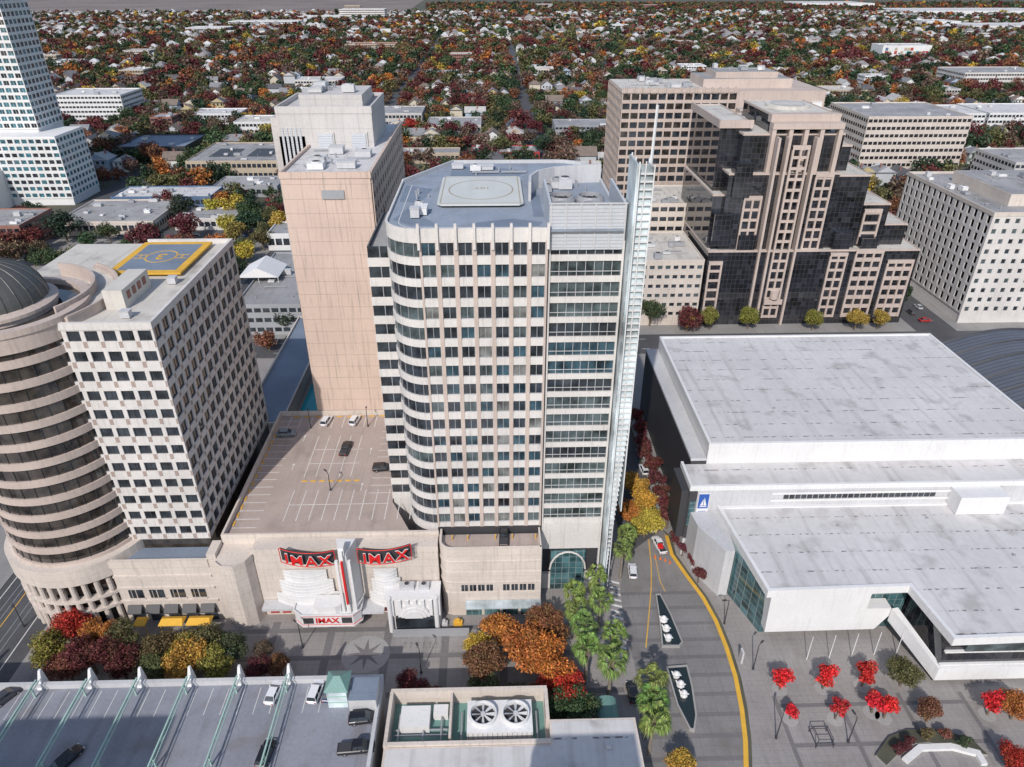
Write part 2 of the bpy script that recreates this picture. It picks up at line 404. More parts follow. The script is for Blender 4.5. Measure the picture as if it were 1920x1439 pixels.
slab([(-160,30),(-112,30),(-112,228),(-160,228)],.13,M['pavement'])
slab([(-232,244),(-112,244),(-112,364),(-232,364)],.13,M['pavement'])
mb=MB()
for x in range(-60,24,12): mb.poly([(x,84.5,.14),(x+1.6,84.5,.14),(x+1.6,107,.14),(x,107,.14)])
for y in (88,97,104): 
    for x in range(-60,20,12): mb.poly([(x+1.62,y,.14),(x+11.98,y,.14),(x+11.98,y+1.2,.14),(x+1.62,y+1.2,.14)])
struct(mb,'paving_band',M['paverdark'])
sx,sy=P(686,1228); mb=MB()
mb.poly([(sx+4.9*math.cos(a),sy+4.6*math.sin(a),.148) for a in [2*math.pi*i/40 for i in range(40)]]); struct(mb,'paving_circle',M['paverlight'])
mb=MB(); mb.poly([(sx+(4.2 if i%2==0 else 1.3)*math.cos(math.pi*i/8),sy+(3.9 if i%2==0 else 1.2)*math.sin(math.pi*i/8),.156) for i in range(16)]); struct(mb,'paving_star',M['paverdark'])
mb=MB()
for x in (52,64,76,88,100):
    mb.poly([(x,60,.145),(x+.8,60,.145),(x+.8,86.5,.145),(x,86.5,.145)])
for y in (68,76,84):
    for x in (52.8,64.8,76.8): mb.poly([(x+.02,y,.145),(x+11.18,y,.145),(x+11.18,y+.8,.145),(x+.02,y+.8,.145)])
struct(mb,'paving_band',M['paverdark'])
mb=MB()
for i in range(12):
    ax,ay=P(1158+i*1.2,1092+i*11); mb.poly([(ax-2,ay,.142),(ax+.3,ay-.8,.142),(ax+.3,ay-.2,.142),(ax-2,ay+.6,.142)])
struct(mb,'paving_stripe',M['paint'])
mb=MB()
for x in (-108.5,-107.1,-103.5,-102.1): mb.box(x,x+.12,40,215,.03,.045)
struct(mb,'tram_rail',M['grey'])
mb=MB(); mb.box(-99.5,-99.3,60,215,.03,.04); mb.box(-110.6,-110.4,60,215,.03,.04); struct(mb,'lane_line',M['paint'])
mb=MB(); mb.box(-105.9,-105.7,60,215,.03,.04); struct(mb,'lane_line',M['yellow'])
mb=MB()
for y in (232,240): 
    for x in range(-90,160,9): mb.poly([(x,y,.036),(x+3,y,.036),(x+3,y+.2,.036),(x,y+.2,.036)])
struct(mb,'lane_line',M['paint'])
# ============================================================ MAIN TOWER
T=thing('office_tower','tall white office tower with rounded glass corner and helipad roof, at centre','building',(2,135,0))
occ(-24,25,105,168)
zt=83.5; FH=3.87; ZB=81.7-16*FH
arc=[(-12.5+6*math.cos(a),120+6*math.sin(a)) for a in [math.pi+ i*math.pi/2/10 for i in range(11)]]
out=[(-18.5,146)]+arc+[(9,114),(9.01,115.5),(22,115.5),(22,150)]+[(14+8*math.cos(a),154+9*math.sin(a)) for a in [i*math.pi/2/6 for i in range(1,7)]]+[(-9,163)]
inner=MB(); 
core=[(-18.1,145.8),(-18.1,120)]+[(-12.5+5.55*math.cos(a),120+5.55*math.sin(a)) for a in [math.pi+i*math.pi/20 for i in range(1,10)]]+[(-12.5,114.45),(9.2,114.45),(9.2,116),(21.5,116),(21.5,150)]+out[-7:-1]+[(-9,162.5)]
inner.prism(core,0,zt-.6,0); inner.build('core_wall',M['dark'],T)
wl=MB(); wins=[]
facade(wl,wins,(-12.5,114),(9,114),ZB,16,FH,7,2.35,1.1,2.35,glz=('g_dark','g_dark','g_dark','g_mid','g_blue','g_blue','g_blind'),mp=1,ms=0,mull=1,proud=.12)
wl.obox((-12.5,114),(1,0),(0,-1),0,21.5,-.4,.0,81.7,zt+.2,0)
for i in range(8): wl.box(-12.5+i*21.5/7-.22,-12.5+i*21.5/7+.22,113.45,114.0,80.2,zt+1.1,0)
wl.build('front_wall',[M['white_precast'],M['pinkish']],T)
path=[(-18.5,146),(-18.5,133)]+arc
cb=MB()
for k in range(17):
    z0=ZB+k*FH-(0.45 if k else 1.0); z1=ZB+k*FH+.95 if k<16 else zt+.2
    cb.ribbon(path,-.3,.12 if k<16 else .05,z0,z1)
cb.build('curved_spandrel',M['white_precast'],T)
for k in range(16):
    g=MB(); z0=ZB+k*FH+.95; z1=z0+2.47
    g.ribbon(path,-.4,-.2,z0+.002,z1-.002,0)
    for a,b in zip(path[1::2],path[2::2]): 
        nx,ny=(b[1]-a[1]),-(b[0]-a[0]); L=math.hypot(nx,ny); g.tube((a[0]-nx/L*.12,a[1]-ny/L*.12,z0),(a[0]-nx/L*.12,a[1]-ny/L*.12,z1),.07,n=4,m=1)
    g.build('window_band',[M[rnd.choice(['g_dark','g_dark','g_mid'])],M['grey']],T)
lw=MB(); lw.box(-23,-18.2,124.5,150,0,76,0); lw.box(-22.9,-18.3,124.7,149.8,76,76.1,1); 
for k in range(15):
    z=ZB+k*FH-.6; lw.ribbon([(-23,150),(-23,124.5),(-18.3,124.5)],0,.2,z,z+1.7,0)
lw.build('side_wing_wall',[M['white_precast'],M['greyroof']],T)
for k in range(15):
    g=MB(); z=ZB+k*FH+1.1; g.ribbon([(-23,149.9),(-23,124.5),(-18.7,124.5)],.0,.06,z+.003,z+2.15,0)
    for yy in (128,132,136,140,144): g.box(-23.12,-23,yy,yy+.15,z+.003,z+2.14,1)
    g.box(-20.9,-20.75,124.35,124.5,z+.003,z+2.14,1)
    g.build('window_band',[M['g_dark'],M['grey']],T)
rs=MB()
for k in range(16):
    z0=ZB+k*FH-.35; z1=ZB+k*FH+.75
    rs.ribbon([(9.3,115.4),(21.95,115.4)],-.1,.25,z0,z1); rs.ribbon([(22,115.9),(22,149)],-.1,.25,z0,z1)
rs.box(9.0,9.6,114.9,115.9,0,81); rs.box(21.75,22.1,115.05,116.2,0,81)
rs.box(9.6,21.7,114.95,116.3,12.2,ZB-.4); rs.box(8.95,22.0,115.2,116.5,0,4.5)
rs.build('right_wall',M['white_precast'],T)
for k in range(16):
    z0=ZB+k*FH+.75; z1=79.5 if k==15 else ZB+(k+1)*FH-.35
    g=MB(); g.box(9.6,21.75,115.55,115.75,z0,z1)
    for i in range(1,8): x=9.6+i*12.15/8; g.box(x-.04,x+.04,115.4,115.55,z0,z1,1)
    g.box(9.6,21.75,115.45,115.54,z0+.75,z0+.85,1)
    g.ribbon([(22,116.2),(22,149)],-.3,-.02,z0,z1)
    g.build('window_band',[M[rnd.choice(['g_dark','g_mid','g_blue','g_mid'])],M['lgreyp']],T)
e=MB(); e.box(11.5,19,115.0,115.3,0,11.5,0)
e.build('entrance_glazing',M['g_teal'],T)
e=MB()
for i in range(9):
    a0=math.pi*i/9; a1=math.pi*(i+1)/9
    e.tube((15.2+3.9*math.cos(a0),114.6,6.5+5*math.sin(a0)),(15.2+3.9*math.cos(a1),114.6,6.5+5*math.sin(a1)),.22,n=6)
e.build('entrance_arch',M['white_precast'],T)
rf=MB(); rf.prism([(-18.1,145.8),(-18.1,120)]+[(-12.5+5.6*math.cos(a),120+5.6*math.sin(a)) for a in [math.pi+i*math.pi/20 for i in range(1,10)]]+[(-12.5,114.4),(21.6,114.4),(21.6,150)]+out[-7:-1]+[(-9,162.5)],zt-.6,zt-.35)
rf.build('roof',M['blueroof'],T)
for pp_ in ([(-17.5,121),(-14,117.5),(-9,117),(-12,122),(-15.5,128)],[(-4,115.2),(7,115.2),(8.5,119),(3,121),(-3,119)],[(7,122),(8.8,122),(8.8,136),(7,138)],[(-17.5,132),(-13.5,131),(-12,141),(-17.5,144)],[(-9,150),(4,149.5),(8,155),(-2,160),(-9,158)]):
    rp=MB(); rp.poly([(x,y,zt-.343) for x,y in pp_]); rp.build('roof_patch',M['roofpatch'],T)
pp=MB(); rim=[(21.9,116.4),(22,150)]+out[-7:-1]+[(-9,163),(-18.5,146)]
pp.ribbon(rim,-.35,.08,zt-2,zt+.35); pp.build('parapet',M['lgreyp'],T)
wk=MB(); inn=[(-16.3,144),(-16.3,121)]+[(-12.5+3.8*math.cos(a),120+3.8*math.sin(a)) for a in [math.pi+i*math.pi/16 for i in range(1,8)]]+[(-12,116.3),(7.5,116.3)]
wk.ribbon(inn,0,.12,zt-.35,zt-.33); wk.build('roof_line',M['paint'],T)
hp=MB(); hx0,hx1,hy0,hy1=-10.3,5.5,127.5,148
hp.prism([(hx0+.8,hy0),(hx1-.8,hy0),(hx1,hy0+1),(hx1,hy1-1),(hx1-.8,hy1),(hx0+.8,hy1),(hx0,hy1-1),(hx0,hy0+1)],zt+.1,zt+.4)
for x in (-8,-2.5,3): 
    for y in (129,138,146): hp.cyl(x,y,zt-.4,zt+.1,.25)
hp.build('helipad',M['padroof'],T)
hc=MB(); hc.ribbon([(-2.4+6.0*math.cos(a),137.7+6.9*math.sin(a)) for a in [2*math.pi*i/48 for i in range(48)]],0,.3,zt+.4,zt+.415,closed=True)
hc.ribbon([(hx0+.5,hy0+.6),(hx1-.5,hy0+.6),(hx1-.5,hy1-.6),(hx0+.5,hy1-.6)],-.2,0,zt+.4,zt+.415,closed=True)
hc.build('helipad_marking',M['padline'],T)
put_text('helipad_number','10T',2.0,M['padline'],(-2.2,138.6,zt+.41),(0,0,math.pi),T,.01,bold=.03)
clutter(T,-17,-10,120,140,zt-.35,3); clutter(T,6,20,136,150,zt-.35,4); clutter(T,-10,8,149,160,zt-.35,3)
lv=MB(); lv.ribbon([(9.3,132),(9.3,115.25),(21.9,115.25),(21.9,132)],-.3,.1,79.5,87.3)
lv.build('louvre_wall',M['lgrey'],T)
lv=MB()
for i in range(6): x=9.5+i*2.45; lv.box(x-.12,x+.12,115.0,115.14,79.6,87.4)
lv.box(9.1,22.1,114.95,115.3,87.3,87.5); lv.build('louvre_frame',M['lgreyp'],T)
cw=MB(); cw.ribbon([(6.5,132),(6.8,137),(8.5,141),(12,144),(17,145.5),(21.8,146)],0,.5,zt-.4,zt+3.2); cw.build('curved_screen_wall',M['lgreyp'],T)
for i,(x,y) in enumerate(((12.2,121),(17.4,121),(12.2,127),(17.4,127))):
    f=MB(); f.lathe(x,y,[(2.6,zt-.35),(2.6,zt+1.4),(2.3,zt+2.1),(2.1,zt+2.1),(2.1,zt+1.3)],20); fo=f.build('cooling_fan',M['grey'],T)
    f=MB(); f.cyl(x,y,zt+.6,zt+.62,2.1,2.1,20); f.build('fan_well',M['dark'],fo)
    f=MB(); f.cyl(x,y,zt+1.2,zt+1.5,.4,.4,10)
    for j in range(6):
        a=j*math.pi/3; f.tube((x,y,zt+1.35),(x+2*math.cos(a),y+2*math.sin(a),zt+1.35),.22,n=4)
    f.build('fan_blade',M['dark'],fo)
s=MB(); s.box(22.3,22.6,111.5,118.5,0,94.5,0); s.box(25.3,25.42,113,117.5,24,93.5,0)
s.idx([(22.6,113.4,2),(23.3,113.4,2),(25.3,113.4,45),(25.3,113.4,93.6),(22.6,113.4,94.2),(22.6,113.5,2),(23.3,113.5,2),(25.3,113.5,45),(25.3,113.5,93.6),(22.6,113.5,94.2)],[(0,1,2,3,4),(5,6,7,8,9)])
s.build('glass_fin',M['g_fin'],T)
s=MB()
for i in range(74):
    z=2+i*1.24; w_=23.4+2.1*min(1,max(0,(z-5)/40)); s.box(22.6,w_,112.9,118,z,z+.2)
s.build('fin_slats',M['white'],T)
s=MB()
for y in (111.6,115,118.4): s.tube((22.75,y,0),(22.75,y,94.8),.15,n=5)
s.tube((25.45,113,24),(25.45,113,94),.12,n=5); s.tube((25.45,117.6,24),(25.45,117.6,94),.12,n=5)
s.tube((24.0,112.8,3),(24.0,112.8,94.6),.12,n=5)
s.build('fin_frame',M['white'],T)
s=MB(); s.tube((25.6,117.4,86),(25.9,117.4,102.2),.28,.22,n=4); s.build('mast',M['white'],T)
place_windows(T,wins)
# podium
PD=thing('podium_building','banded cream podium with rooftop terrace at foot of the central tower','building',(0,110,0))
pb=MB(); pc=[(-12,113.9),(-12,110.5)]+[(-9.5+2.5*math.cos(a),110.5+2.5*math.sin(a)) for a in [math.pi+i*math.pi/12 for i in range(1,6)]]+[(-9.5,108),(8.9,108),(8.9,113.9)]
pb.prism(pc,0,17.6); pb.ribbon(pc[:-1],-.4,.05,17.0,19.3); pb.ribbon([(8.9,108),(8.9,113.9)],-.4,-.05,17,19.3)
for z in (6.5,9.5,12.4,15.4): pb.ribbon(pc[1:-1],0,.14,z,z+.3)
pb.build('wall',M['cream'],PD)
pb=MB(); pb.box(-11,8.4,108.6,113.8,17.6,17.66); pb.build('terrace_deck',M['deck'],PD)
for i in range(9):
    if i==4: continue
    w=MB(); x=-7.8+i*1.75; w.box(x,x+1.35,107.9,108.02,7.3,9.0,0); w.box(x+.62,x+.72,107.84,107.9,7.3,9,1); w.build('window',[M['g_dark'],M['cream']],PD)
cn=MB(); cn.prism([(-7,105.6),(8.9,105.6),(8.9,107.9),(-7,107.9)],4.3,4.5); 
for i in range(9): cn.box(-7+i*1.98,-6.9+i*1.98,105.6,107.9,4.5,4.62)
cn.build('glass_canopy',M['g_fin'],PD)
for i in range(4):
    cn=MB(); cn.box(-7+i*3.9,-3.7+i*3.9,107.85,107.97,.2,4.2); cn.build('shop_window',M['g_teal'],PD)
for x in (-9.5,-6.3,-.5,3,7.9):
    c=MB(); c.cyl(x,112.2,17.65,19,.12,.12,8); c.build('bollard',M['yellow'],PD)
# ============================================================ PARKING DECK + THEATRE
D=thing('parking_structure','flat rooftop car park with white bays between hotel, round office block and tower','parking structure',(-38,136,0))
d=MB(); d.prism([(-57,112.6),(-12.2,112.6),(-12.2,114),(-18.7,114.5),(-23.3,124),(-23.3,160),(-57,160)],0,18.6,0,1); d.build('deck',[M['cream'],M['deck']],D)
d=MB(); d.ribbon([(-57,160),(-57,112.6),(-12.3,112.6)],-.35,.1,17.5,19.9); d.ribbon([(-23.3,160.2),(-57,160.2)],-.3,.1,17.5,19.9); d.build('parapet',M['cream'],D)
d=MB()
zz=18.6
def bays(d,x0,x1,y0,y1,st,z,w=.16):
    x=x0
    while x<=x1+.01: d.box(x,x+w,y0,y1,z,z+.012); x+=st
bays(d,-45,-33.0,144.6,150.2,2.7,zz); bays(d,-45,-33,133.3,138.4,2.7,zz); bays(d,-45,-33,138.7,143.9,2.7,zz)
for i in range(16):
    y=116+i*2.75; d.box(-56.2,-51,y,y+.16,zz,zz+.012)
    if 126<y<158: d.box(-29,-23.9,y,y+.16,zz,zz+.012)
d.box(-45,-33,138.45,138.6,zz,zz+.013); d.box(-45,-33,144.2,144.36,zz,zz+.013)
for i in range(12): x=-46+i*2.7; d.box(x,x+.16,118,123.2,zz,zz+.012); 
for i in range(9): x=-46+i*2.7; d.box(x,x+.16,123.5,128.4,zz,zz+.012)
for i in range(11): x=-54+i*2.8; d.box(x,x+.16,154,159.4,zz,zz+.012)
d.box(-46,-24,123.25,123.4,zz,zz+.013)
for x,y in ((-48.5,148),(-48.5,136),(-31,128),(-31,142)):
    d.box(x,x+.15,y,y+2,zz,zz+.012); d.poly([(x-.3,y+2,zz+.012),(x+.45,y+2,zz+.012),(x+.07,y+2.9,zz+.012)])
d.build('bay_marking',M['paint'],D)
def stop(x0,x1,y0,y1,h):
    d=MB(); d.box(x0,x1,y0,y1,zz,zz+h); d.build('wheel_stop',M['yellow'],D)
for i in range(13): y=117.4+i*2.75; stop(-56.2,-55.9,y-.7,y+.7,.16)
for i in range(10): x=-52.6+i*2.8; stop(x-.7,x+.7,159.1,159.4,.16)
for i in range(7): x=-45+i*2; stop(x,x+1.2,131.5,131.9,.13)
TH_=thing('theatre','white art deco cinema with curved red IMAX signs and a central pylon','theatre',(-32,109,0))
t=MB(); t.box(-50,-12.4,109.2,112.3,0,18.8); t.box(-50.4,-12.3,109,109.4,17.6,18.9)
t.build('wall',M['cream'],TH_)
for sgn,xc in ((-1,-40),(1,-23.5)):
    t=MB()
    for k,(rr,zz1) in enumerate(((6.0,7.5),(5.0,11),(4.0,13.5))):
        pts=[]
        for i in range(9):
            u=-1+i/4; w_=rr*(1.1 if sgn<0 else .6)
            pts.append((xc+u*w_,109.1-(2.6-.5*k)*(1-u*u*.75)))
        t.prism(pts,4.5,zz1); 
        for z in np.arange(5,zz1-.2,.9): t.ribbon(pts,0,.1,float(z),float(z)+.35)
    t.build('fluted_front',M['white'],TH_)
t=MB(); t.prism([(-32.6,109),(-31.4,104.6),(-29.9,104.6),(-28.7,109)],4.4,21.5); 
for i,x in enumerate((-31.9,-30.65,-29.4)): t.box(x-.28,x+.28,104.0-.25*(i==1),104.6,6,20.0+2.8*(i==1))
t.box(-31.2,-30.1,104.2,106,21.4,23.4)
t.build('pylon',M['white'],TH_)
t=MB(); t.box(-30.85,-30.45,103.2,103.72,9,20.5); t.build('pylon_stripe',M['red'],TH_)
def arcsign(xc,z,sg):
    for dz in (1.9,-1.75):
        fr=MB(); pr_=None
        for i in range(9):
            u=-1+i/4; q=(xc+u*5.4,105.7+1.1*u*u,z+dz+.45*u*sg)
            if pr_: fr.tube(pr_,q,.09,n=5)
            pr_=q
        fr.build('sign_frame',M['red'],TH_)
    for e in (-1,1):
        fr=MB(); fr.tube((xc+e*5.4,106.8,z-1.75+.45*e*sg),(xc+e*5.4,106.8,z+1.9+.45*e*sg),.09,n=5); fr.build('sign_frame',M['red'],TH_)
    fr=MB(); pts=[(xc+(-1+i/4)*5.3,106.2+1.1*(-1+i/4)**2) for i in range(9)]
    for a,b in zip(pts,pts[1:]):
        ua=(a[0]-xc)/5.3*.45*sg; ub=(b[0]-xc)/5.3*.45*sg
        fr.idx([(a[0],a[1],z-1.6+ua),(b[0],b[1],z-1.6+ub),(b[0],b[1],z+1.75+ub),(a[0],a[1],z+1.75+ua)],[(0,1,2,3)])
    fr.build('sign_panel',M['dark'],TH_)
    for e in (-.8,.8):
        fr=MB(); fr.tube((xc+e*5,106.9,z-1.3),(xc+e*5,109.3,17.5),.12,n=4); fr.build('sign_bracket',M['grey'],TH_)
for xc,z,sg in ((-38.2,18.9,-1),(-22.8,19.3,1)):
    arcsign(xc,z,sg)
    for j,chh in enumerate('IMAX'):
        u=(-.84,-.38,.24,.82)[j]; lx=xc+u*4.5; ly=105.2+.8*u*u; lz=z+.08+.45*u*sg
        lo_=put_text('sign_letter',chh,3.3,M['white'],(lx,ly+.12,lz),(math.pi/2,0,.25*u),TH_,.03,bold=.13)
        put_text('letter_face',chh,3.3,M['red'],(lx,ly-.05,lz),(math.pi/2,0,.25*u),TH_,.05,bold=.05)
t=MB(); mqp=[(-42.3,108.9),(-42.3,104.8),(-40.5,103.3),(-30,103.3),(-28.6,104.8),(-28.6,108.9)]
t.prism(mqp,2.9,5.9); t.ribbon(mqp,0,.18,5.9,6.3); t.ribbon(mqp,0,.18,2.8,3.1); mq=t.build('marquee',M['white'],TH_)
t=MB()
for z in (3.25,5.6): t.ribbon(mqp[1:-1],0,.06,z,z+.12)
t.build('marquee_trim',M['red'],TH_)
t=MB(); t.prism([(-38,104.2),(-37,103.6),(-33.4,103.6),(-32.4,104.2),(-32.4,107),(-38,107)],5.95,8.0); t.build('marquee_crown',M['white'],TH_)
put_text('marquee_text','IMAX',2.0,M['red'],(-35.4,103.16,4.5),(math.pi/2,0,0),TH_,.05,bold=.03)
for x in (-40.3,-32.4): t=MB(); t.box(x,x+2.1,103.22,103.28,3.7,5.3); t.build('poster_board',M['dark'],TH_)
t=MB(); t.box(-41.5,-29,108.6,108.9,.1,2.8); t.build('lobby_glazing',M['g_dark'],TH_)
for x in (-49,-46.5,-44,-27,-24.6):
    t=MB(); t.box(x,x+1.7,108.9,109.15,.8,3.2); t.build('poster_case',M['darkred'],TH_)
t=MB(); t.box(-28.5,-24,105,109,4.2,4.7); t.build('canopy',M['lgreyp'],TH_)
t=MB(); t.box(-49.6,-42.4,106.3,109,4.2,4.8); t.build('canopy',M['lgreyp'],TH_)
DP=thing('entrance_pavilion','small white art deco pavilion with ribbed arch, right of the cinema pylon','pavilion',(-17.5,106,0))
a=MB(); a.box(-23,-12.3,104.6,108.9,0,9.2); a.box(-23.4,-12.1,104.2,108.8,8.9,9.5)
for i in range(7):
    x=-22.4+i*1.6; a.box(x,x+.7,104.05,104.6,4.5,8.9)
a.build('wall',M['white'],DP)
a=MB()
for r,y in ((3.3,104.0),(2.6,103.8),(1.9,103.6)):
    n=12
    pts=[(-17.6+r*math.cos(math.pi*i/n),y,4.2+r*1.05*math.sin(math.pi*i/n)) for i in range(n+1)]
    fs=[tuple(range(n+1))]; a.idx(pts+[(p[0],104.65,p[2]) for p in pts],fs+[(i,i+1,n+2+i,n+1+i) for i in range(n)])
a.build('ribbed_arch',M['white'],DP)
a=MB(); a.box(-21.5,-13.7,103.9,104.5,.1,4.1); a.build('doorway',M['g_dark'],DP)
for x in (-22.5,-12.9):
    a=MB(); a.cyl(x,104,0,9.8,.5,.5,10); a.build('column',M['white'],DP)
unit(DP,-19,107,9.3,3,1.6,1.3); unit(DP,-15.5,107,9.3,2.2,1.6,1.2)
# ============================================================ ROUND OFFICE BLOCK (LEFT)
Rb=thing('round_office_building','pink beige office block with banded glass cylinder and dark metal dome','building',(-78,130,0))
occ(-108,-57,104,162)
cx,cy,cr=-88.5,120.0,13.6; zr=66.5; fz=4.06; z0b=zr-12*fz
c=MB(); c.cyl(cx,cy,0,zr+1,cr-.5,cr-.5,64); c.box(-78.3,-60.4,114.4,158.8,0,zr-.3); c.build('core_wall',M['g_brown'],Rb)
c=MB()
for k in range(13):
    z=z0b+k*fz; c.lathe(cx,cy,[(cr-.4,z-.7),(cr+.1,z-.7),(cr+.1,z+.8),(cr-.4,z+.8)],72)
c.lathe(cx,cy,[(cr-.4,zr+.9),(cr+.5,zr+.9),(cr+.5,zr+2.0),(cr-.4,zr+2.0),(cr-1.2,zr+2.0),(cr-1.2,zr+1)],72)
c.lathe(cx,cy,[(cr-.3,zr-2),(cr+.25,zr-2),(cr+.25,zr+.95),(cr-.3,zr+.95)],72)
c.build('curved_spandrel',M['pinkish'],Rb)
for k in range(12):
    z=z0b+k*fz+.8; g=MB(); g.lathe(cx,cy,[(cr-.45,z),(cr-.3,z),(cr-.3,z+2.56),(cr-.45,z+2.56)],72)
    for i in range(36):
        a=2*math.pi*i/36; g.tube((cx+(cr-.22)*math.cos(a),cy+(cr-.22)*math.sin(a),z),(cx+(cr-.22)*math.cos(a),cy+(cr-.22)*math.sin(a),z+2.56),.07,n=4,m=1)
    g.build('window_band',[M['g_brown'],M['dark']],Rb)
dx_=cx-1.6; dz_=zr+3.0; dr_=9.0
c=MB(); c.cyl(dx_,cy,zr,zr+2.4,10.2,9.6,48); c.lathe(dx_,cy,[(10.4,zr+1.9),(10.4,zr+2.5),(9.0,zr+3.0)],48); c.build('drum',M['pinkish'],Rb)
c=MB(); c.lathe(dx_,cy,[(dr_*math.cos(t),dz_+7.2*math.sin(t)) for t in [i*math.pi/2/12 for i in range(13)]],48)
for i in range(24):
    a=2*math.pi*i/24
    for j in range(8):
        t0,t1=j*math.pi/2/8.5,(j+1)*math.pi/2/8.5; r2=dr_+.05
        c.tube((dx_+r2*math.cos(t0)*math.cos(a),cy+r2*math.cos(t0)*math.sin(a),dz_+7.25*math.sin(t0)),(dx_+r2*math.cos(t1)*math.cos(a),cy+r2*math.cos(t1)*math.sin(a),dz_+7.25*math.sin(t1)),.1,n=4)
c.build('dome',M['dome'],Rb,smooth=False)
wl=MB(); wins=[]
facade(wl,wins,(-78.6,114),(-60,114),z0b,12,fz,6,2.3,1.35,2.05,glz=('g_dark','g_dark','g_dark'),mp=0,ms=0,mull=1,fr='dark',cheq=1)
facade(wl,wins,(-60,114),(-60,159),z0b,12,fz,13,2.7,1.0,2.6,glz=('g_brown','g_dark','g_brown'),mp=0,ms=0,mull=1,fr='dark',cheq=1)
wl.box(-78.6,-59.9,113.8,114.4,zr-.4,zr+1.0,0); wl.box(-60.4,-59.85,114.4,159,zr-.2,zr+1.0,0); wl.box(-79,-60.4,158.6,159.1,0,zr+1,0)
wl.build('wall',[M['white_precast'],M['brownish']],Rb)
place_windows(Rb,wins,98)
r=MB(); r.box(-95,-60.3,114.3,158.7,zr-.3,zr+.05); r.build('roof',M['creamroof'],Rb)
ox,oy=-91.0,124.0
def ring(rad,a0,a1,n=22): return [(ox+rad*math.cos(a),oy+rad*math.sin(a)) for a in [math.radians(a0+(a1-a0)*i/n) for i in range(n+1)]]
r=MB(); r.ribbon(ring(19,-30,62),-.5,.3,zr-1.5,zr+1.7); r.ribbon(ring(19,-30,62),.1,.45,zr+1.7,zr+2.1); r.ribbon(ring(15.6,-28,80),-.5,0,zr,zr+2.8); r.build('curved_terrace_wall',M['pinkish'],Rb)
r=MB(); r.ribbon(ring(18.5,-29,61),-2.9,0,zr,zr+1.0); r.build('terrace_gutter',M['creamroof'],Rb)
r=MB(); r.box(-95,-84,131,158,0,zr); r.build('rear_wing_wall',M['pinkish'],Rb)
r=MB(); r.box(-71.2,-67.6,121.5,132.5,zr,zr+3.8); r.build('stair_bulkhead',M['creamroof'],Rb)
for y in (123,125.2,127.4,129.6):
    r=MB(); r.box(-67.62,-67.45,y,y+1.2,zr+1.6,zr+3); r.build('louvre',M['brick'],Rb)
hx,hy=-71.3,147.0
r=MB(); r.box(hx-7.4,hx+7.6,hy-9.4,hy+9.8,zr+.6,zr+1.0); r.build('helipad',M['yellow'],Rb)
r=MB(); r.box(hx-5.9,hx+6.1,hy-7.8,hy+8.2,zr+1.0,zr+1.02); r.build('helipad_surface',M['roofpatch'],Rb)
r=MB(); r.ribbon([(hx+3.0*math.cos(a),hy+.3+3.4*math.sin(a)) for a in [2*math.pi*i/40 for i in range(40)]],0,.3,zr+1.02,zr+1.04,closed=True)
for s_ in (-1,1):
    x0_,x1_=(hx-5.6,hx-3.0) if s_<0 else (hx+3.0,hx+5.6)
    for dx in (-1.0,1.0): r.box(x0_,x1_,hy+.15+dx,hy+.42+dx,zr+1.02,zr+1.04)
    r.box(hx+s_*4.4-.12,hx+s_*4.4+.14,hy-.5,hy+1.1,zr+1.02,zr+1.042)
r.build('helipad_marking',M['yellow'],Rb)
put_text('helipad_number','3',4.6,M['yellow'],(hx,hy+.3,zr+1.045),(0,0,math.pi),Rb,.01,bold=.03)
for x,y in ((-64,134.2),(-66,118)):
    unit(Rb,x,y,zr,1.6,1.4,1.4,False)
r=MB(); r.box(-79,-59,108.4,113.95,0,15.4); r.box(-79,-59,108.2,108.8,15.2,17.2); r.box(-59,-57.2,108.4,112.5,0,18.5)
r.cyl(cx,cy,13.5,17.8,cr+1.6,cr+1.6,64); r.cyl(cx,cy,0,13.5,cr-2,cr-2,48)
for z in (5.2,8.4): r.lathe(cx,cy,[(cr-.3,z),(cr+1.3,z),(cr+1.3,z+.6),(cr-.3,z+.6)],64)
for z in (5.6,9.3,12.6): r.box(-79,-59,108.1,108.4,z,z+.5)
r.build('podium_wall',M['cream'],Rb)
for i in range(20):
    a=math.pi*1.0+i*math.pi/20*1.0; r=MB(); r.cyl(cx+(cr+.6)*math.cos(a),cy+(cr+.6)*math.sin(a),0,13.5,.6,.55,10); r.build('column',M['cream'],Rb)
r=MB(); r.box(-77,-60,109,113.9,15.4,15.5); r.build('podium_roof',M['bluedark'],Rb)
for i in range(4):
    w=MB(); x=-77+i*4.3
    for j in range(2): w.box(x+j*1.6,x+j*1.6+1.3,108.25,108.42,6.8,9,0)
    w.box(x+.6,x+.7,108.15,108.25,6.8,9,1); w.box(x-.15,x+3.05,108.12,108.3,6.45,6.75,1)
    w.build('window',[M['g_dark'],M['cream']],Rb)
for i in range(5):
    w=MB(); x=-78+i*3.8; w.prism([(x,106.9),(x+2.9,106.9),(x+2.9,108.1),(x,108.1)],3.4,3.6); w.idx([(x,106.9,3.6),(x+2.9,106.9,3.6),(x+2.9,108.05,5.0),(x,108.05,5.0)],[(0,1,2,3)])
    w.build('awning',M['dark'],Rb)
    w=MB(); w.box(x+.2,x+2.8,108.15,108.3,.2,2.9); w.build('shop_window',M['g_dark'],Rb)
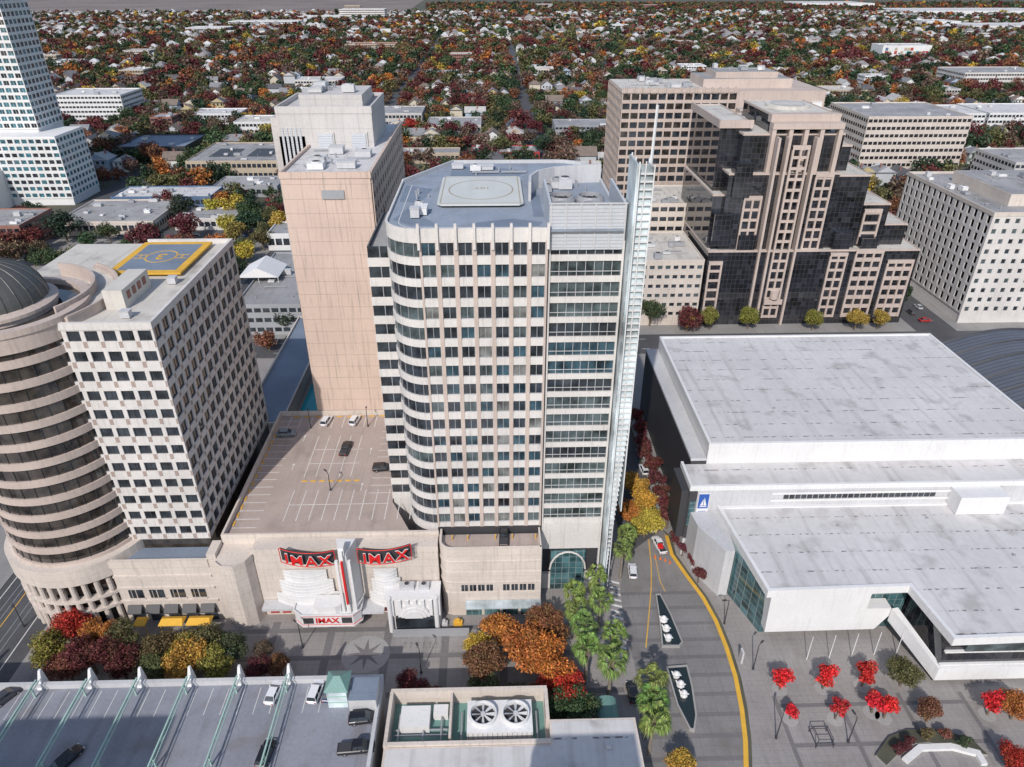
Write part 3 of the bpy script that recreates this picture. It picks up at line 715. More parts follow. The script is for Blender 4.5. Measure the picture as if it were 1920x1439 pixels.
for i,(x,ww_) in enumerate(((-75.6,2.4),(-70.4,5.0),(-64.8,5.0))):
    w=MB(); w.box(x,x+ww_,103.7,106.2,3.3,3.45); w.tube((x+.2,104.2,.13),(x+.2,104.2,3.3),.06); w.tube((x+ww_-.2,104.2,.13),(x+ww_-.2,104.2,3.3),.06); w.idx([(x,103.7,3.45),(x+ww_,103.7,3.45),(x+ww_,106.2,3.45),(x,106.2,3.45),(x+.4,105.05,4.1),(x+ww_-.4,105.05,4.1)],[(0,1,5,4),(1,2,5),(2,3,4,5),(3,0,4)])
    w.build('cafe_canopy',M['yellow'],loc=(x+1.3,105,0),label=('small yellow cafe canopy by the round block columns, leftmost of three','yellow cafe canopy before the dark awnings, middle of three','yellow cafe canopy before the dark awnings, rightmost of three')[i],cat='canopy')
CW=MB(); cpts=[(-57.1,112.5),(-57,107.2),(-55.4,105.8),(-53,105.6),(-51,107),(-50.1,109),(-50.1,112.5)]
CW.prism(cpts,0,17.5); CW.ribbon(cpts[1:-1],0,.15,16.6,17.9)
CW.build('curved_corner_building',M['cream'],loc=(-54,109,0),label='tall curved cream corner block between the cinema and round office building',cat='building')
# ============================================================ HOTEL TOWER
Hh=thing('hotel_tower','tall beige hotel slab with blank panelled front behind the car park','building',(-37,190,0))
occ(-57,-26,158,226)
h=MB(); h.box(-47.3,-27.4,160.5,222,0,81.2); h.box(-47.5,-27.2,160.3,160.9,80.6,82.0); h.box(-47.5,-47.0,160.9,190,80.6,82.0)
h.build('front_wall',M['hotel'],Hh)
h=MB(); wins=[]
facade(h,wins,(-27.1,161),(-27.1,222),20,19,3.2,16,2.0,1.0,1.7,dep=.2,glz=('g_dark','g_mid'),mp=0,ms=0,mull=0)
h.box(-27.6,-27.0,161,222,80.8,82.0); h.build('side_wall',M['hotel'],Hh); place_windows(Hh,wins,98)
h=MB(); h.box(-46.9,-27.7,161,222,81.2,81.3); h.build('roof',M['whiteroof'],Hh)
h=MB(); h.box(-38.5,-33.5,160.2,160.32,76,78); h.build('louvre',M['grey'],Hh)
h=MB(); h.box(-54.5,-30.5,190,214,0,90); h.box(-57,-47.3,193,216,0,88); h.box(-49,-33,193,210,90,93.5); h.box(-54.5,-48,190,193,0,84)
for x in (-45,-36.5): h.box(x,x+4.5,189.6,190,79.5,85)
h.build('upper_block',M['hotel_grey'],Hh)
h=MB(); h.ribbon([(-54.5,190),(-30.5,190),(-30.5,214),(-54.5,214)],-.4,.1,89.5,91.2,closed=True); h.build('parapet',M['hotel_grey'],Hh)
for i in range(5): h=MB(); h.box(-53.8+i*1.1,-53.2+i*1.1,189.85,189.98,60,86); h.build('louvre',M['lgrey'],Hh)
for x in (-44.6,-36.1): h=MB(); h.box(x,x+3.7,189.4,189.6,80,84.6); h.build('louvre',M['lgrey'],Hh)
clutter(Hh,-46,-29,164,188,81.25,7); clutter(Hh,-52,-32,211,214.5,90,2); clutter(Hh,-48,-34,194,209,93.5,6)
Lt=thing('low_annex','low annex with roof coloured shade blue and turquoise pool between round block and hotel','building',(-60,200,0)); occ(-72,-48,160,245)
l=MB(); l.box(-72,-60,168,240,0,10.5); l.build('wall',M['hotel_grey'],Lt)
l=MB(); l.box(-71.6,-60.4,168.4,239.6,10.5,10.6); l.build('roof',M['bluedark'],Lt); l=MB(); l.ribbon([(-72,168),(-60,168),(-60,240),(-72,240)],-.4,0,10.4,11.3,closed=True); l.build('parapet',M['cream'],Lt)  # blue shade of the round block put into the roof colour
l=MB(); l.box(-59.9,-47.5,161,240,0,6.5); l.build('pool_terrace',M['pavement'],Lt)
l=MB(); l.box(-58.8,-52.8,180,199,6.5,6.56); l.build('swimming_pool',M['poolwater'],Lt)
# ============================================================ generic flat building
def bld(px0,px1,pyb,h,depth,label,wallm='white_precast',roofm='whiteroof',nf=None,cat='building',units=4,glassn='g_dark',name='flat_roof_building',par=.7,bands=True,group=None,xy=None):
    if xy: x0,x1,y0=xy
    else:
        A=P(px0,pyb); B=P(px1,pyb); x0,x1,y0=A[0],B[0],(A[1]+B[1])/2
    y1=y0+depth; occ(x0,x1,y0-5,y1)
    R=thing(name,label,cat,((x0+x1)/2,(y0+y1)/2,0),group)
    w=MB(); w.box(x0,x1,y0,y1,0,h-.1); w.build('wall',M[wallm],R)
    roof_slab(R,[(x0,y0),(x1,y0),(x1,y1),(x0,y1)],h,M[roofm],par,M[wallm])
    nf=nf if nf is not None else max(1,int(h/4))
    fh=h/nf
    if bands:
        for k in range(nf):
            z=k*fh+fh*.35; g=MB(); g.ribbon([(x0,y0),(x1,y0),(x1,y1),(x0,y1)],.0,.05,z,z+fh*.42,0,closed=True)
            L=x1-x0; n=max(2,int(L/3.2))
            for i in range(n+1):
                x=x0+L*i/n; g.box(x-.35,x+.35,y0-.12,y0-.04,z-.01,z+fh*.42+.01,1)
            n=max(2,int(depth/3.2))
            for i in range(n+1):
                y=y0+depth*i/n
                for xx in ((x0-.12,x0-.04),(x1+.04,x1+.12)): g.box(xx[0],xx[1],y-.35,y+.35,z-.01,z+fh*.42+.01,1)
            g.build('window_band',[M[glassn],M[wallm]],R)
    if x1-x0>8 and depth>8: clutter(R,x0,x1,y0,y1,h,units)
    return R
bld(112,238,232,24,45,'white office block with dark glazed lower floors right of the far left tower','white','whiteroof')
bld(226,352,303,10,45,'low black glazed building with grey blue roof among trees at left','dark','bluedark',nf=2)
bo=bld(356,532,338,12,60,'wide beige two storey office with courtyard roof left of the hotel','tan','greyroof',nf=2,units=8)
A=P(356,338); B=P(532,338)
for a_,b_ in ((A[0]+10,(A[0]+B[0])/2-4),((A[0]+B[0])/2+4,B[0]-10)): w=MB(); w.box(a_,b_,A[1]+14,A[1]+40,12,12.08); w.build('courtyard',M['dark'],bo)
bld(214,398,390,6,24,'low shop with white roof and blue fascia on the left street','slateblue','whiteroof',nf=1,units=6)
bld(112,292,442,7,42,'long low building with pale grey roof behind the domed office','cream','greyroof',nf=1,units=9)
bld(330,442,432,6,20,'small grey roofed shop behind the yellow helipad','white_precast','greyroof',nf=1)
bld(358,450,234,9,30,'small white office left of the hotel with two storeys','white','whiteroof')
bld(402,522,370,6,26,'row of low grey roofed workshops left of the hotel','grey','greyroof',nf=1,units=7)
bld(702,792,238,11,40,'grey roofed apartment block right behind the hotel','hotel_grey','greyroof')
bld(752,862,307,7,18,'long low tan shop row behind the tower helipad','tan','greyroof',nf=1)
bld(884,1012,300,5,24,'low building with bright red fascia behind the tower roof','darkred','greyroof',nf=1,bands=False)
bld(800,902,252,7,40,'low grey flat roofed hall behind the tower, beside red trees','hotel_grey','greyroof',nf=1)
bld(-60,52,474,13,30,'red brick building behind the dark dome at left edge','brick','greyroof',nf=3)
bld(452,580,628,12,58,'dark open parking structure carrying the white tent, left of hotel','grey','greyroof',nf=3,units=3)
x,y=P(495,520,12); tn=MB()
tn.idx([(x-8,y-7,14.5),(x+8,y-7,14.5),(x+8,y+8,14.5),(x-8,y+8,14.5),(x,y-7,18.5),(x,y+8,18.5)],[(0,1,4),(1,2,5,4),(2,3,5),(3,0,4,5)])
for dx in (-7.8,0,7.8):
    for dy in (-6.8,7.8): tn.tube((x+dx,y+dy,12),(x+dx,y+dy,14.5),.12)
tn.build('event_tent',M['white'],loc=(x,y,12),label='white gabled event tent on the parking structure left of the hotel',cat='tent')
bld(505,575,470,8,20,'small pale building behind the white tent','white','greyroof',nf=1)
bld(555,640,168,10,30,'pale low office above the left side of hotel top','white_precast','whiteroof')
bld(0,0,0,56,34,'tall pale office block just below the rooftop garage, unseen, guessed from its shadow','cream','greyroof',xy=(-98,-70,-8),units=3)  # unseen block added below the frame, inferred from shadow on the garage deck
bld(0,0,0,51,22,'pale office block south of the plant building, unseen, guessed from its shadow','cream','greyroof',xy=(-8,8,4),units=3)  # second unseen block, added to cast the shadow seen on the plant roof
# far left tower
Ft=thing('high_rise_tower','tall white high rise with teal window grid at the top left edge','building',(-290,455,0)); occ(-345,-230,400,480)
f=MB(); f.box(-345,-266.6,442.5,470,0,125); f.build('core_wall',M['white'],Ft)
f=MB(); wins=[]
facade(f,wins,(-345,442),(-266,442),41,22,3.85,20,3.1,.75,2.5,glz=('g_tower','g_tower','g_tower','g_dark'),mull=1,fr='white')
facade(f,wins,(-266,442),(-266,470),41,22,3.85,7,3.1,.75,2.5,glz=('g_tower','g_dark'),mull=1,fr='white')
f.build('wall',M['white'],Ft)
f=MB(); f.box(-349.5,-250.4,428.4,460,0,39.4); facade(f,wins,(-350,428),(-250,428),4,9,3.85,25,3.0,.8,2.3,glz=('g_tower','g_dark'),mull=0,fr='white'); facade(f,wins,(-250,428),(-250,460),4,9,3.85,8,3.0,.8,2.3,glz=('g_tower',),mull=0,fr='white')
f.box(-350,-286,404,427.8,0,21); f.box(-350,-286,403.9,404.5,21,22); f.build('podium_wall',M['white'],Ft); place_windows(Ft,wins,98)
# ============================================================ RIGHT SIDE TOWERS
Wb=thing('low_office_building','white low office block left of the black and pink stepped tower','building',(67,270,0)); occ(55,80,250,290)
w=MB(); wins=[]; w.box(55.4,78.6,252.5,285,0,26.3); facade(w,wins,(55,252),(79,252),3.2,6,3.8,8,1.9,1.1,1.5,mull=0,glz=('g_dark','g_mid')); facade(w,wins,(55,286),(55,252),3.2,6,3.8,10,1.9,1.1,1.5,mull=0)
w.box(55,79,252.05,252.6,0,3.2); w.build('wall',M['cream'],Wb); roof_slab(Wb,[(55,252),(79,252),(79,286),(55,286)],26.5,M['creamroof'],.6,M['cream']); place_windows(Wb,wins,98)
clutter(Wb,56,78,253,285,26.5,7)
bld(0,0,0,37,30,'taller white office block behind the low one, left of black tower','cream','creamroof',nf=9,xy=(62,90,290),units=8)
Pk=thing('office_tower','pinkish precast office tower with dark square windows behind the black stepped tower','building',(100,345,0)); occ(55,160,325,375)
w=MB(); wins=[]; w.box(56.9,146,328.5,370,0,75.8,0)
facade(w,wins,(56.5,328),(107,328),9,17,3.9,13,3.2,.9,2.5,mull=1,glz=('g_brown','g_dark'),fr='dark')
facade(w,wins,(56.5,370),(56.5,328),9,17,3.9,11,3.1,.9,2.5,mull=1,glz=('g_brown','g_dark'),fr='dark')
w.box(107,147,322,369,0,69); facade(w,wins,(107,321.6),(147,321.6),39,8,3.75,10,3.2,.9,2.3,mull=0,glz=('g_dark',),fr='dark')
w.box(94,134,338,362,75,79.5); w.box(100,128,341,358,79.5,82); w.box(56.2,107,327.7,328.6,75.2,77)
w.build('wall',M['pinkish'],Pk); place_windows(Pk,wins,98)
w=MB(); w.box(57,107,328.8,369,75.85,75.95); w.box(107.2,146.8,322.2,334,69,69.1); w.build('roof',M['creamroof'],Pk)
w=MB(); w.box(94.4,133.6,338.4,361.6,79.5,79.6); w.box(100.3,127.7,341.3,357.7,82,82.1); w.build('penthouse_roof',M['greyroof'],Pk)
for i in range(15): w=MB(); w.cyl(58+i*3.4,327.6,75.2,77.6,.5,.5,8); w.build('parapet_knob',M['pinkish'],Pk)
clutter(Pk,58,92,331,366,76,9); clutter(Pk,108,145,323,333,69.1,5); clutter(Pk,101,127,342,357,82.1,5)
Bt=thing('glass_office_tower','stepped black glass and pink stone tower with round rooftop pad, behind arena','building',(115,270,0)); occ(78,163,248,305)
w=MB()
masses=[(80,160,252,300,0,30),(80,88,256,300,30,50),(84,124,254,300,30,58),(88,124,257,300,58,71),(81,92,262,302,50,74),(98,121,262,292,71,77),(124,136,255,298,30,57),(136,147,257,296,30,46),(147,156,258,296,30,38),(124,130,262,292,57,66)]
for i,m_ in enumerate(masses): w.box(m_[0]+.02*i,m_[1]-.02*i,m_[2]+.013*i,m_[3]-.013*i,m_[4]-.02*i,m_[5]-.005*i)
for (x,y0_,z0_,z1_) in ((84,252.6,34,44),(89,253.0,52,62),(94,252.4,30,36),(130,252.6,30,37),(141,253.6,30,34)): w.box(x-3.2,x+3.2,y0_,y0_+5,z0_-2,z1_)
w.build('curtain_wall',M['g_black'],Bt)
st=MB()
def lattice(x0,x1,y,z0,z1,nb,fh=3.8,pw=.7,sp=.95):
    L=x1-x0
    for i in range(nb+1): x=x0+L*i/nb; st.box(x-pw/2,x+pw/2,y-.55,y+.3,z0,z1)
    z=z0
    while z<z1-1: st.box(x0,x1,y-.35,y+.28,z,z+sp); z+=fh
    st.box(x0-pw/2,x1+pw/2,y-.6,y+.3,z1-1.0,z1+.4)
lattice(91,97.0,254,3,50,2); lattice(104.5,110,252,3,68,2); lattice(115.5,121.5,254,3,58,2)
lattice(126.5,132.5,252,3,29,2); lattice(136,146,252,3,30,3,sp=1.5); lattice(149,158.5,252,3,26,3,sp=1.5); lattice(81,85.5,252,3,26,1)
lattice(138,144,257,31,44,1)
for x in (98.9,102.4,112.3): st.box(x-.4,x+.4,250.9,254,0,71)
st.box(97.5,122,258.5,262,74.8,77.6)
for x in (98,104,109.5,115,121.5): st.box(x-.7,x+.7,255,258.6,58,75)
st.box(97.2,122.3,254.7,258.4,73.2,75.2)
st.box(80.5,92.5,261.3,262.0,72.5,75.2); st.box(80.4,81.0,262.2,302,72.5,75.2)
for m_ in masses: st.ribbon([(m_[0],m_[2]),(m_[1],m_[2]),(m_[1],m_[3]),(m_[0],m_[3])],-.3,.12,m_[5]-.2,m_[5]+.5,closed=True)
st.build('stone_frame',M['pinkish'],Bt)
rr=MB()
for m_ in masses: rr.box(m_[0]+.3,m_[1]-.3,m_[2]+.3,m_[3]-.3,m_[5]-.2,m_[5]+.1+.001*m_[0])
rr.build('roof',M['creamroof'],Bt)
rr=MB(); rr.cyl(109.5,277,77.2,78.4,8,8,32); rr.build('rooftop_pad',M['creamroof'],Bt)
rr=MB(); rr.lathe(109.5,277,[(5.6,78.42),(5.6,78.45),(6.1,78.45),(6.1,78.42)],40); rr.build('pad_ring',M['grey'],Bt)
rr=MB(); rr.box(104,111,250.5,251.2,9,11); rr.cyl(107.5,250.9,11.5,14.5,1.6,1.6,20); rr.build('entrance_portal',M['pinkish'],Bt)
clutter(Bt,89,97,260,298,71.2,2); clutter(Bt,125,135,258,296,57,4); clutter(Bt,137,146,258,294,46,4)
Fr=thing('slab_office_building','grey stone slab office with small square windows at right edge','building',(210,280,0)); occ(182,260,248,315)
w=MB(); wins=[]; w.box(183.3,245,251.3,313,0,43); w.box(183,245,251,251.5,0,4)
facade(w,wins,(183,251),(245,251),4,10,3.9,16,1.7,1.2,1.8,dep=.25,mull=0,glz=('g_dark','g_dark','g_mid')); facade(w,wins,(183,313),(183,251),4,10,3.9,15,1.8,.7,2.9,dep=.3,mull=0,glz=('g_dark','g_dark'))
w.build('wall',M['white_precast'],Fr); place_windows(Fr,wins,98); roof_slab(Fr,[(182.9,250.9),(245,250.9),(245,313),(182.9,313)],43.5,M['greyroof'],1.0,M['cream'])
w=MB(); w.box(195,240,262,300,43.5,48); w.build('penthouse_wall',M['cream'],Fr); w=MB(); w.box(195.3,239.7,262.3,299.7,48,48.1); w.build('penthouse_roof',M['greyroof'],Fr); clutter(Fr,196,239,263,299,48.1,12); clutter(Fr,184,194,255,310,43.5,6)
bld(1602,1792,330,38,60,'white banded parking and glass office block right behind the black tower','cream','greyroof',nf=8,units=6,glassn='g_black')
bld(1745,1835,262,20,45,'white modern apartment block with flat roof, upper right','white','whiteroof')
bld(1842,1990,255,18,50,'long white apartment block at right edge above the slab office','white','whiteroof')
bld(1800,1960,168,18,60,'pale grey apartment building at right edge among autumn trees','white_precast','greyroof')
mu=bld(1650,1742,112,20,40,'white building painted with a colourful mural, upper right','white','whiteroof',bands=False)
mm=MB(); A=P(1655,112); B=P(1738,112); ym=(A[1]+B[1])/2; mm.box(A[0],B[0],ym-.1,ym-.05,3,19,0)
for i in range(14):
    for j in range(3):
        if rnd.random()<.6: mm.box(A[0]+i*(B[0]-A[0])/14,A[0]+(i+.9)*(B[0]-A[0])/14,ym-.3,ym-.1,3+j*5,7.4+j*5,rnd.randrange(1,5))
mm.build('mural',[M['white'],M['slateblue'],M['poolwater'],M['tan'],M['darkred']],mu)
bld(1880,2050,375,22,40,'grey building behind the slab office at right edge','hotel_grey','greyroof',nf=5)
bld(430,560,52,14,60,'group of white apartments beyond the autumn trees, upper left','white','whiteroof')
bld(638,722,38,28,60,'white mid rise on the skyline left of centre','white_precast','whiteroof',nf=5)
bld(648,742,98,12,40,'long orange red roofed apartment building beyond trees','tan','brick')
bld(350,425,66,14,60,'white flat roofed apartments at upper left among yellow trees','white','whiteroof')
bld(1700,1990,30,14,220,'huge white warehouse on the horizon at top right','white','whiteroof',bands=False)
bld(1500,1640,14,14,220,'long pale warehouse on the horizon right of centre','white','whiteroof',bands=False)
bld(1735,1800,52,14,80,'white depot in front of the big warehouse, top right','white','whiteroof',bands=False)
bld(1820,1990,60,12,120,'broad pale roofed depot at the right edge, below the horizon warehouse','white','whiteroof',bands=False)
bld(560,640,40,12,60,'white row of town apartments left of the skyline mid rise','white','whiteroof')
bld(960,1090,42,10,60,'tan brick school block near the horizon, centre','brick','greyroof')
bld(1040,1200,255,8,30,'dark grey low building behind the tower mast','grey','greyroof',nf=2)
# ============================================================ ARENA / CONVENTION BUILDING
Cv=thing('convention_centre','huge white roofed convention centre with stepped roofs and angled canopy','building',(95,140,0)); occ(42,165,84,200)
w=MB(); w.box(49.5,132,134.7,191,0,24.6); w.build('hall_wall',M['white'],Cv)
w=MB(); w.box(49.5,132,134.7,191,24.6,25.0); w.build('upper_roof',M['whiteroof'],Cv)
w=MB(); w.ribbon([(49.5,134.7),(132,134.7),(132,191),(49.5,191)],-.6,.1,24.2,25.4,closed=True); w.build('parapet',M['white'],Cv)
w=MB(); w.box(45.8,49.4,134.7,191,0,20.5); w.build('side_wall',M['dark'],Cv); w=MB(); w.box(45.7,49.4,134.7,191.1,20.5,21.2); w.build('side_roof',M['lgreyp'],Cv)  # shade on this side is put into the dark wall colour
w=MB(); w.box(43.4,150,125.2,134.6,0,19.4); w.build('terrace_wall',M['lgreyp'],Cv)
w=MB(); w.box(44,150,125.8,134.6,19.4,19.6); w.build('terrace_roof',M['whiteroof'],Cv); w=MB(); w.ribbon([(43.4,134.6),(43.4,125.2),(150,125.2)],-.5,.08,19.2,20.5); w.build('terrace_parapet',M['white'],Cv)
for i in range(26): w=MB(); w.box(65+i*1.35,66.1+i*1.35,125.0,125.15,16.6,17.6); w.build('slot_window',M['g_dark'],Cv)
for z in (15.9,17.9): w=MB(); w.box(62,106,124.9,125.0+.05,z,z+.5); w.build('wall_band',M['white'],Cv)
w=MB(); w.box(103,114,121,125.1,14.5,19.3); w.build('roof_block',M['white'],Cv)
low=[(50.2,125.1),(53.1,99.3),(81.7,99.9),(83.2,86.9),(152,88.5),(152,125.1)]
w=MB(); w.prism(low,13.0,14.4,0,1); w.ribbon(low,-.7,.05,12.9,14.8,closed=True); w.build('lower_roof',[M['white'],M['whiteroof']],Cv)
w=MB(); w.prism([(45.5,125.1),(49,119),(54.5,101.8),(55.6,101.8),(55.6,125.1)],0,12.9); w.build('glazed_lobby',M['g_teal'],Cv)
w=MB(); w.prism([(44,125.1),(44.6,120),(48.6,112),(50.6,112),(51.4,125.1)],0,13.4); w.build('entrance_wing_wall',M['lgreyp'],Cv)
w=MB(); w.box(55.7,84,102.6,125,0,12.8); w.build('front_glazing',M['g_teal'],Cv)
w=MB(); w.idx([(54.6,99.6,2.6),(77.5,99.8,2.6),(79.6,99.8,6.5),(79.6,99.8,8.6),(74.5,99.8,8.6),(74.5,99.8,12.9),(54.2,99.6,12.9),
 (54.6,102.5,2.6),(77.5,102.5,2.6),(79.6,102.5,6.5),(79.6,102.5,8.6),(74.5,102.5,8.6),(74.5,102.5,12.9),(54.2,102.5,12.9)],
 [(0,1,2,3,4,5,6),(0,1,8,7),(1,2,9,8),(2,3,10,9),(3,4,11,10),(6,0,7,13)]); w.build('white_screen_wall',M['white'],Cv)
w=MB(); w.box(84.5,151,89.2,124.9,0,12.9); w.build('corner_wing_glazing',M['g_black'],Cv)
w=MB(); w.idx([(79.6,99.7,5.2),(84.2,88.3,1.2),(84.2,88.3,4.6),(79.6,99.7,8.6),(81,100,5.2),(85,89,1.2),(85,89,4.6),(81,100,8.6)],[(0,1,2,3),(4,5,6,7),(0,1,5,4),(3,2,6,7)])
w.box(84.2,151,88.3,89.1,1.3,4.7); w.box(84.4,151,88.7,89.2,4.9,5.3); w.box(84.4,151,88.7,89.2,8.5,8.9); w.build('white_band',M['white'],Cv)
w=MB(); w.box(88,151,88.5,88.9,9.1,12.8); w.build('upper_window',M['g_mid'],Cv)
w=MB(); w.box(43.3,45.1,124.85,125.15,5.5,19.1); w.box(41.6,43.35,125.4,134,5.5,19.1); w.build('dark_corner_wall',M['dark'],Cv)
w=MB(); w.box(43.55,44.9,124.7,124.84,9.5,16.5); w.build('corner_window',M['g_teal'],Cv)
w=MB(); w.box(45.4,48.0,124.9,125.12,9.2,18.6); sgo=w.build('sign_panel',M['white'],Cv)
sg=MB(); sg.box(45.55,47.85,124.78,124.88,14.4,18.4); sg.build('sign_field',M['blue'],sgo)
sg=MB(); sg.box(45.9,47.5,124.66,124.76,14.9,15.1); sg.idx([(45.95,124.7,15.3),(46.65,124.7,15.3),(46.65,124.7,17.2)],[(0,1,2)]); sg.idx([(46.8,124.7,15.3),(47.45,124.7,15.3),(46.8,124.7,17.7)],[(0,1,2)]); sg.build('sign_emblem',M['white'],sgo)
for i,tx in enumerate(('SAFE','CREDIT','UNION')): put_text('sign_text',tx,.8,M['blue'],(46.7,124.84,13.3-i*1.1),(math.pi/2,0,0),Cv,.03)
for i,(x,y) in enumerate(((62,112),(75,118),(96,120),(108,108),(70,150),(95,170))):
    w=MB(); zb=14.4 if y<126 else 25.0; w.cyl(x,y,zb,zb+.35,.3,.3,10); w.build('roof_drain',M['grey'],Cv)
Ch=thing('auditorium','dark ribbed curved roof auditorium at right edge beside the great white roof','building',(165,170,0)); occ(133,165,120,200)
n=16; w=MB(); pts=[]
for i in range(n+1):
    t_=i/n; pts.append((133.5+56*t_, 16.5+9*math.sin(math.pi*(.08+.92*t_))))
for a,b in zip(pts,pts[1:]): w.poly([(a[0],134,a[1]),(b[0],134,b[1]),(b[0],194,b[1]),(a[0],194,a[1])])
w.build('curved_roof',M['darkrib'],Ch)
for j in range(9):
    w=MB(); y=134.6+j*7.3
    for a,b in zip(pts,pts[1:]): w.tube((a[0],y,a[1]+.15),(b[0],y,b[1]+.15),.3,n=4)
    w.build('roof_rib',M['dark'],Ch)
w=MB(); w.box(133.6,189,134.2,193.8,0,17.0); w.build('wall',M['lgreyp'],Ch)
# ============================================================ BOTTOM LEFT GARAGE
Gg=thing('rooftop_garage','grey rooftop car park with pale green steel beams, bottom left','parking structure',(-75,65,0)); ZG=12.0
w=MB(); w.box(-150,-20.6,35,83,0,ZG,0,1); w.build('deck',[M['lgreyp'],M['garage']],Gg)
w=MB(); w.box(-150,-20.5,82.6,83.3,ZG-.5,ZG+1.1); w.box(-21,-20.4,35,82.6,ZG-.5,ZG+1.1); w.build('parapet',M['lgreyp'],Gg)
for k in range(13):
    x=-37-8.6*k
    b=MB(); b.idx([(x-.45,82.4,ZG),(x+.45,82.4,ZG),(x+.45,84.4,ZG),(x-.45,84.4,ZG),(x-.2,83.9,ZG+3.2),(x+.2,83.9,ZG+3.2),(x+.2,84.3,ZG+3.2),(x-.2,84.3,ZG+3.2)],[(0,1,5,4),(1,2,6,5),(2,3,7,6),(3,0,4,7),(4,5,6,7)])
    b.build('fin_post',M['white'],Gg)
    if k<10:
        b=MB(); b.box(x-.12,x+.12,36,82.6,ZG+2.3,ZG+2.6); b.box(x+.5,x+.6,36,82.6,ZG+2.3,ZG+2.5)
        for y in range(38,82,4): b.tube((x,y,ZG+2.35),(x+.56,y+2,ZG+2.4),.05,n=4)
        for y in (40,54,68,81): b.box(x-.12,x+.12,y-.12,y+.12,ZG,ZG+2.3)
        b.build('steel_beam',M['green'],Gg)
w=MB()
for i in range(44):
    x=-149+i*2.75
    if x<-24: w.box(x,x+.1,76.8,82,ZG,ZG+.012); w.box(x,x+.1,60.5,66,ZG,ZG+.012); w.box(x,x+.1,54.9,60.4,ZG,ZG+.012)
w.build('bay_marking',M['paint'],Gg)
kx,ky=-27.4,79.5
K=thing('stair_kiosk','pale green stair kiosk with pitched roof on the rooftop garage','kiosk',(kx,ky,ZG))
w=MB(); w.box(kx-1.6,kx+1.6,ky-1.8,ky+1.8,ZG,ZG+4.2)
for dx in (-1.65,1.45): 
    for dy in (-1.85,1.65): w.box(kx+dx,kx+dx+.2,ky+dy,ky+dy+.2,ZG,ZG+4.3)
w.build('wall',M['g_fin'],K)
w=MB(); w.box(kx-1.65,kx+1.65,ky-1.86,ky-1.8,ZG+1.2,ZG+1.5); w.box(kx-1.65,kx+1.65,ky-1.87,ky-1.8,ZG+2.7,ZG+3); w.build('band',M['green'],K)
w=MB(); w.idx([(kx-2,ky-2.2,ZG+4.3),(kx+2,ky-2.2,ZG+4.3),(kx+2,ky+2.2,ZG+4.3),(kx-2,ky+2.2,ZG+4.3),(kx-.5,ky,ZG+5.8),(kx+.5,ky,ZG+5.8)],[(0,1,5,4),(1,2,5),(2,3,4,5),(3,0,4),(0,1,2,3)]); w.build('roof',M['verdi'],K)
w=MB(); w.box(-25.3,-20.7,76.6,81.2,ZG,ZG+3.2,0,1); w.build('lift_house',[M['lgreyp'],M['bluedark']],loc=(-23,79,ZG),label='grey flat roofed lift house beside the green stair kiosk',cat='lift house')
Bm=thing('plant_building','low building with open rooftop plant well and white roof, bottom centre','building',(0,62,0)); z=11.0
w=MB(); w.box(-19,22.8,35,70.8,0,z,0); w.box(8.2,22.8,70.8,75.2,0,z); w.box(-19,8.2,70.8,81.2,0,8.2); w.box(-19,8.2,80.8,81.4,8.2,z+.6); w.box(-19.1,-18.5,70.8,80.8,8.2,z+.6); w.box(7.7,8.3,75.2,80.8,8.2,z+.6); w.box(-8.6,-8.2,72.4,80.8,8.2,z+.2); w.box(-18.5,8.2,70.9,71.5,8.2,z+.5)
w.build('wall',M['cream'],Bm)
w=MB(); w.box(-18.6,22.4,35,70.5,z,z+.06); w.box(8.6,22.4,70.5,74.8,z,z+.061); w.build('roof',M['whiteroof'],Bm)
w=MB(); w.box(-18.4,7.6,71.6,80.7,8.2,8.26); w.build('well_floor',M['verdi'],Bm)
w=MB(); w.box(-17,-12,75,79,8.2,10.2); w.build('air_handler',M['white'],Bm); w=MB(); w.box(-11.5,-9,77.5,79.5,8.2,9.7); w.build('air_handler',M['white'],Bm)
for y in (73,74.2,75.2): w=MB(); w.tube((-18,y,9),(-9,y,9),.18); w.build('pipe',M['grey'],Bm)
for x in (-17.2,-13,-10,-6.6,6.2): w=MB(); w.tube((x,72.5,9.3),(x,78,9.3),.16); w.build('pipe',M['grey'],Bm)
ct=thing('cooling_tower','white rooftop cooling tower with two large round fans, bottom centre','cooling tower',(0,76,8.2))
w=MB(); w.box(-5.6,5.4,73,79,8.3,11.2); w.build('casing',M['white'],ct)
for x in (-2.9,2.6):
    w=MB(); w.lathe(x,76,[(2.35,11.2),(2.3,12.2),(2.1,12.2),(2.05,11.3)],28); fo=w.build('fan_shroud',M['white'],ct)
    w=MB(); w.cyl(x,76,11.22,11.25,2.05,2.05,24); w.build('fan_well',M['dark'],fo)
    w=MB(); w.cyl(x,76,11.5,12,.4,.4,12)
    for j in range(8):
        a=j*math.pi/4; c_,s_=math.cos(a),math.sin(a); w.idx([(x+.3*c_-.1*s_,76+.3*s_+.1*c_,11.8),(x+2*c_-.28*s_,76+2*s_+.28*c_,11.85),(x+2*c_+.28*s_,76+2*s_-.28*c_,11.6),(x+.3*c_+.1*s_,76+.3*s_-.1*c_,11.7)],[(0,1,2,3)])
    w.build('fan_blade',M['lgreyp'],fo)
w=MB()
for x in np.linspace(-5.4,5.2,14): w.box(float(x)-.04,float(x)+.04,72.9,73,8.4,11)
w.build('louvre',M['grey'],ct)
for (x,y) in ((17.5,70),(10,66),(20.6,64)): unit(Bm,x,y,z,.9,.9,.9,False)
cxx,cyy=P(1138,1335,4); tc=thing('teal_canopy','curved teal glass canopy beside the low white roofed building','canopy',(cxx,cyy,0))
w=MB()
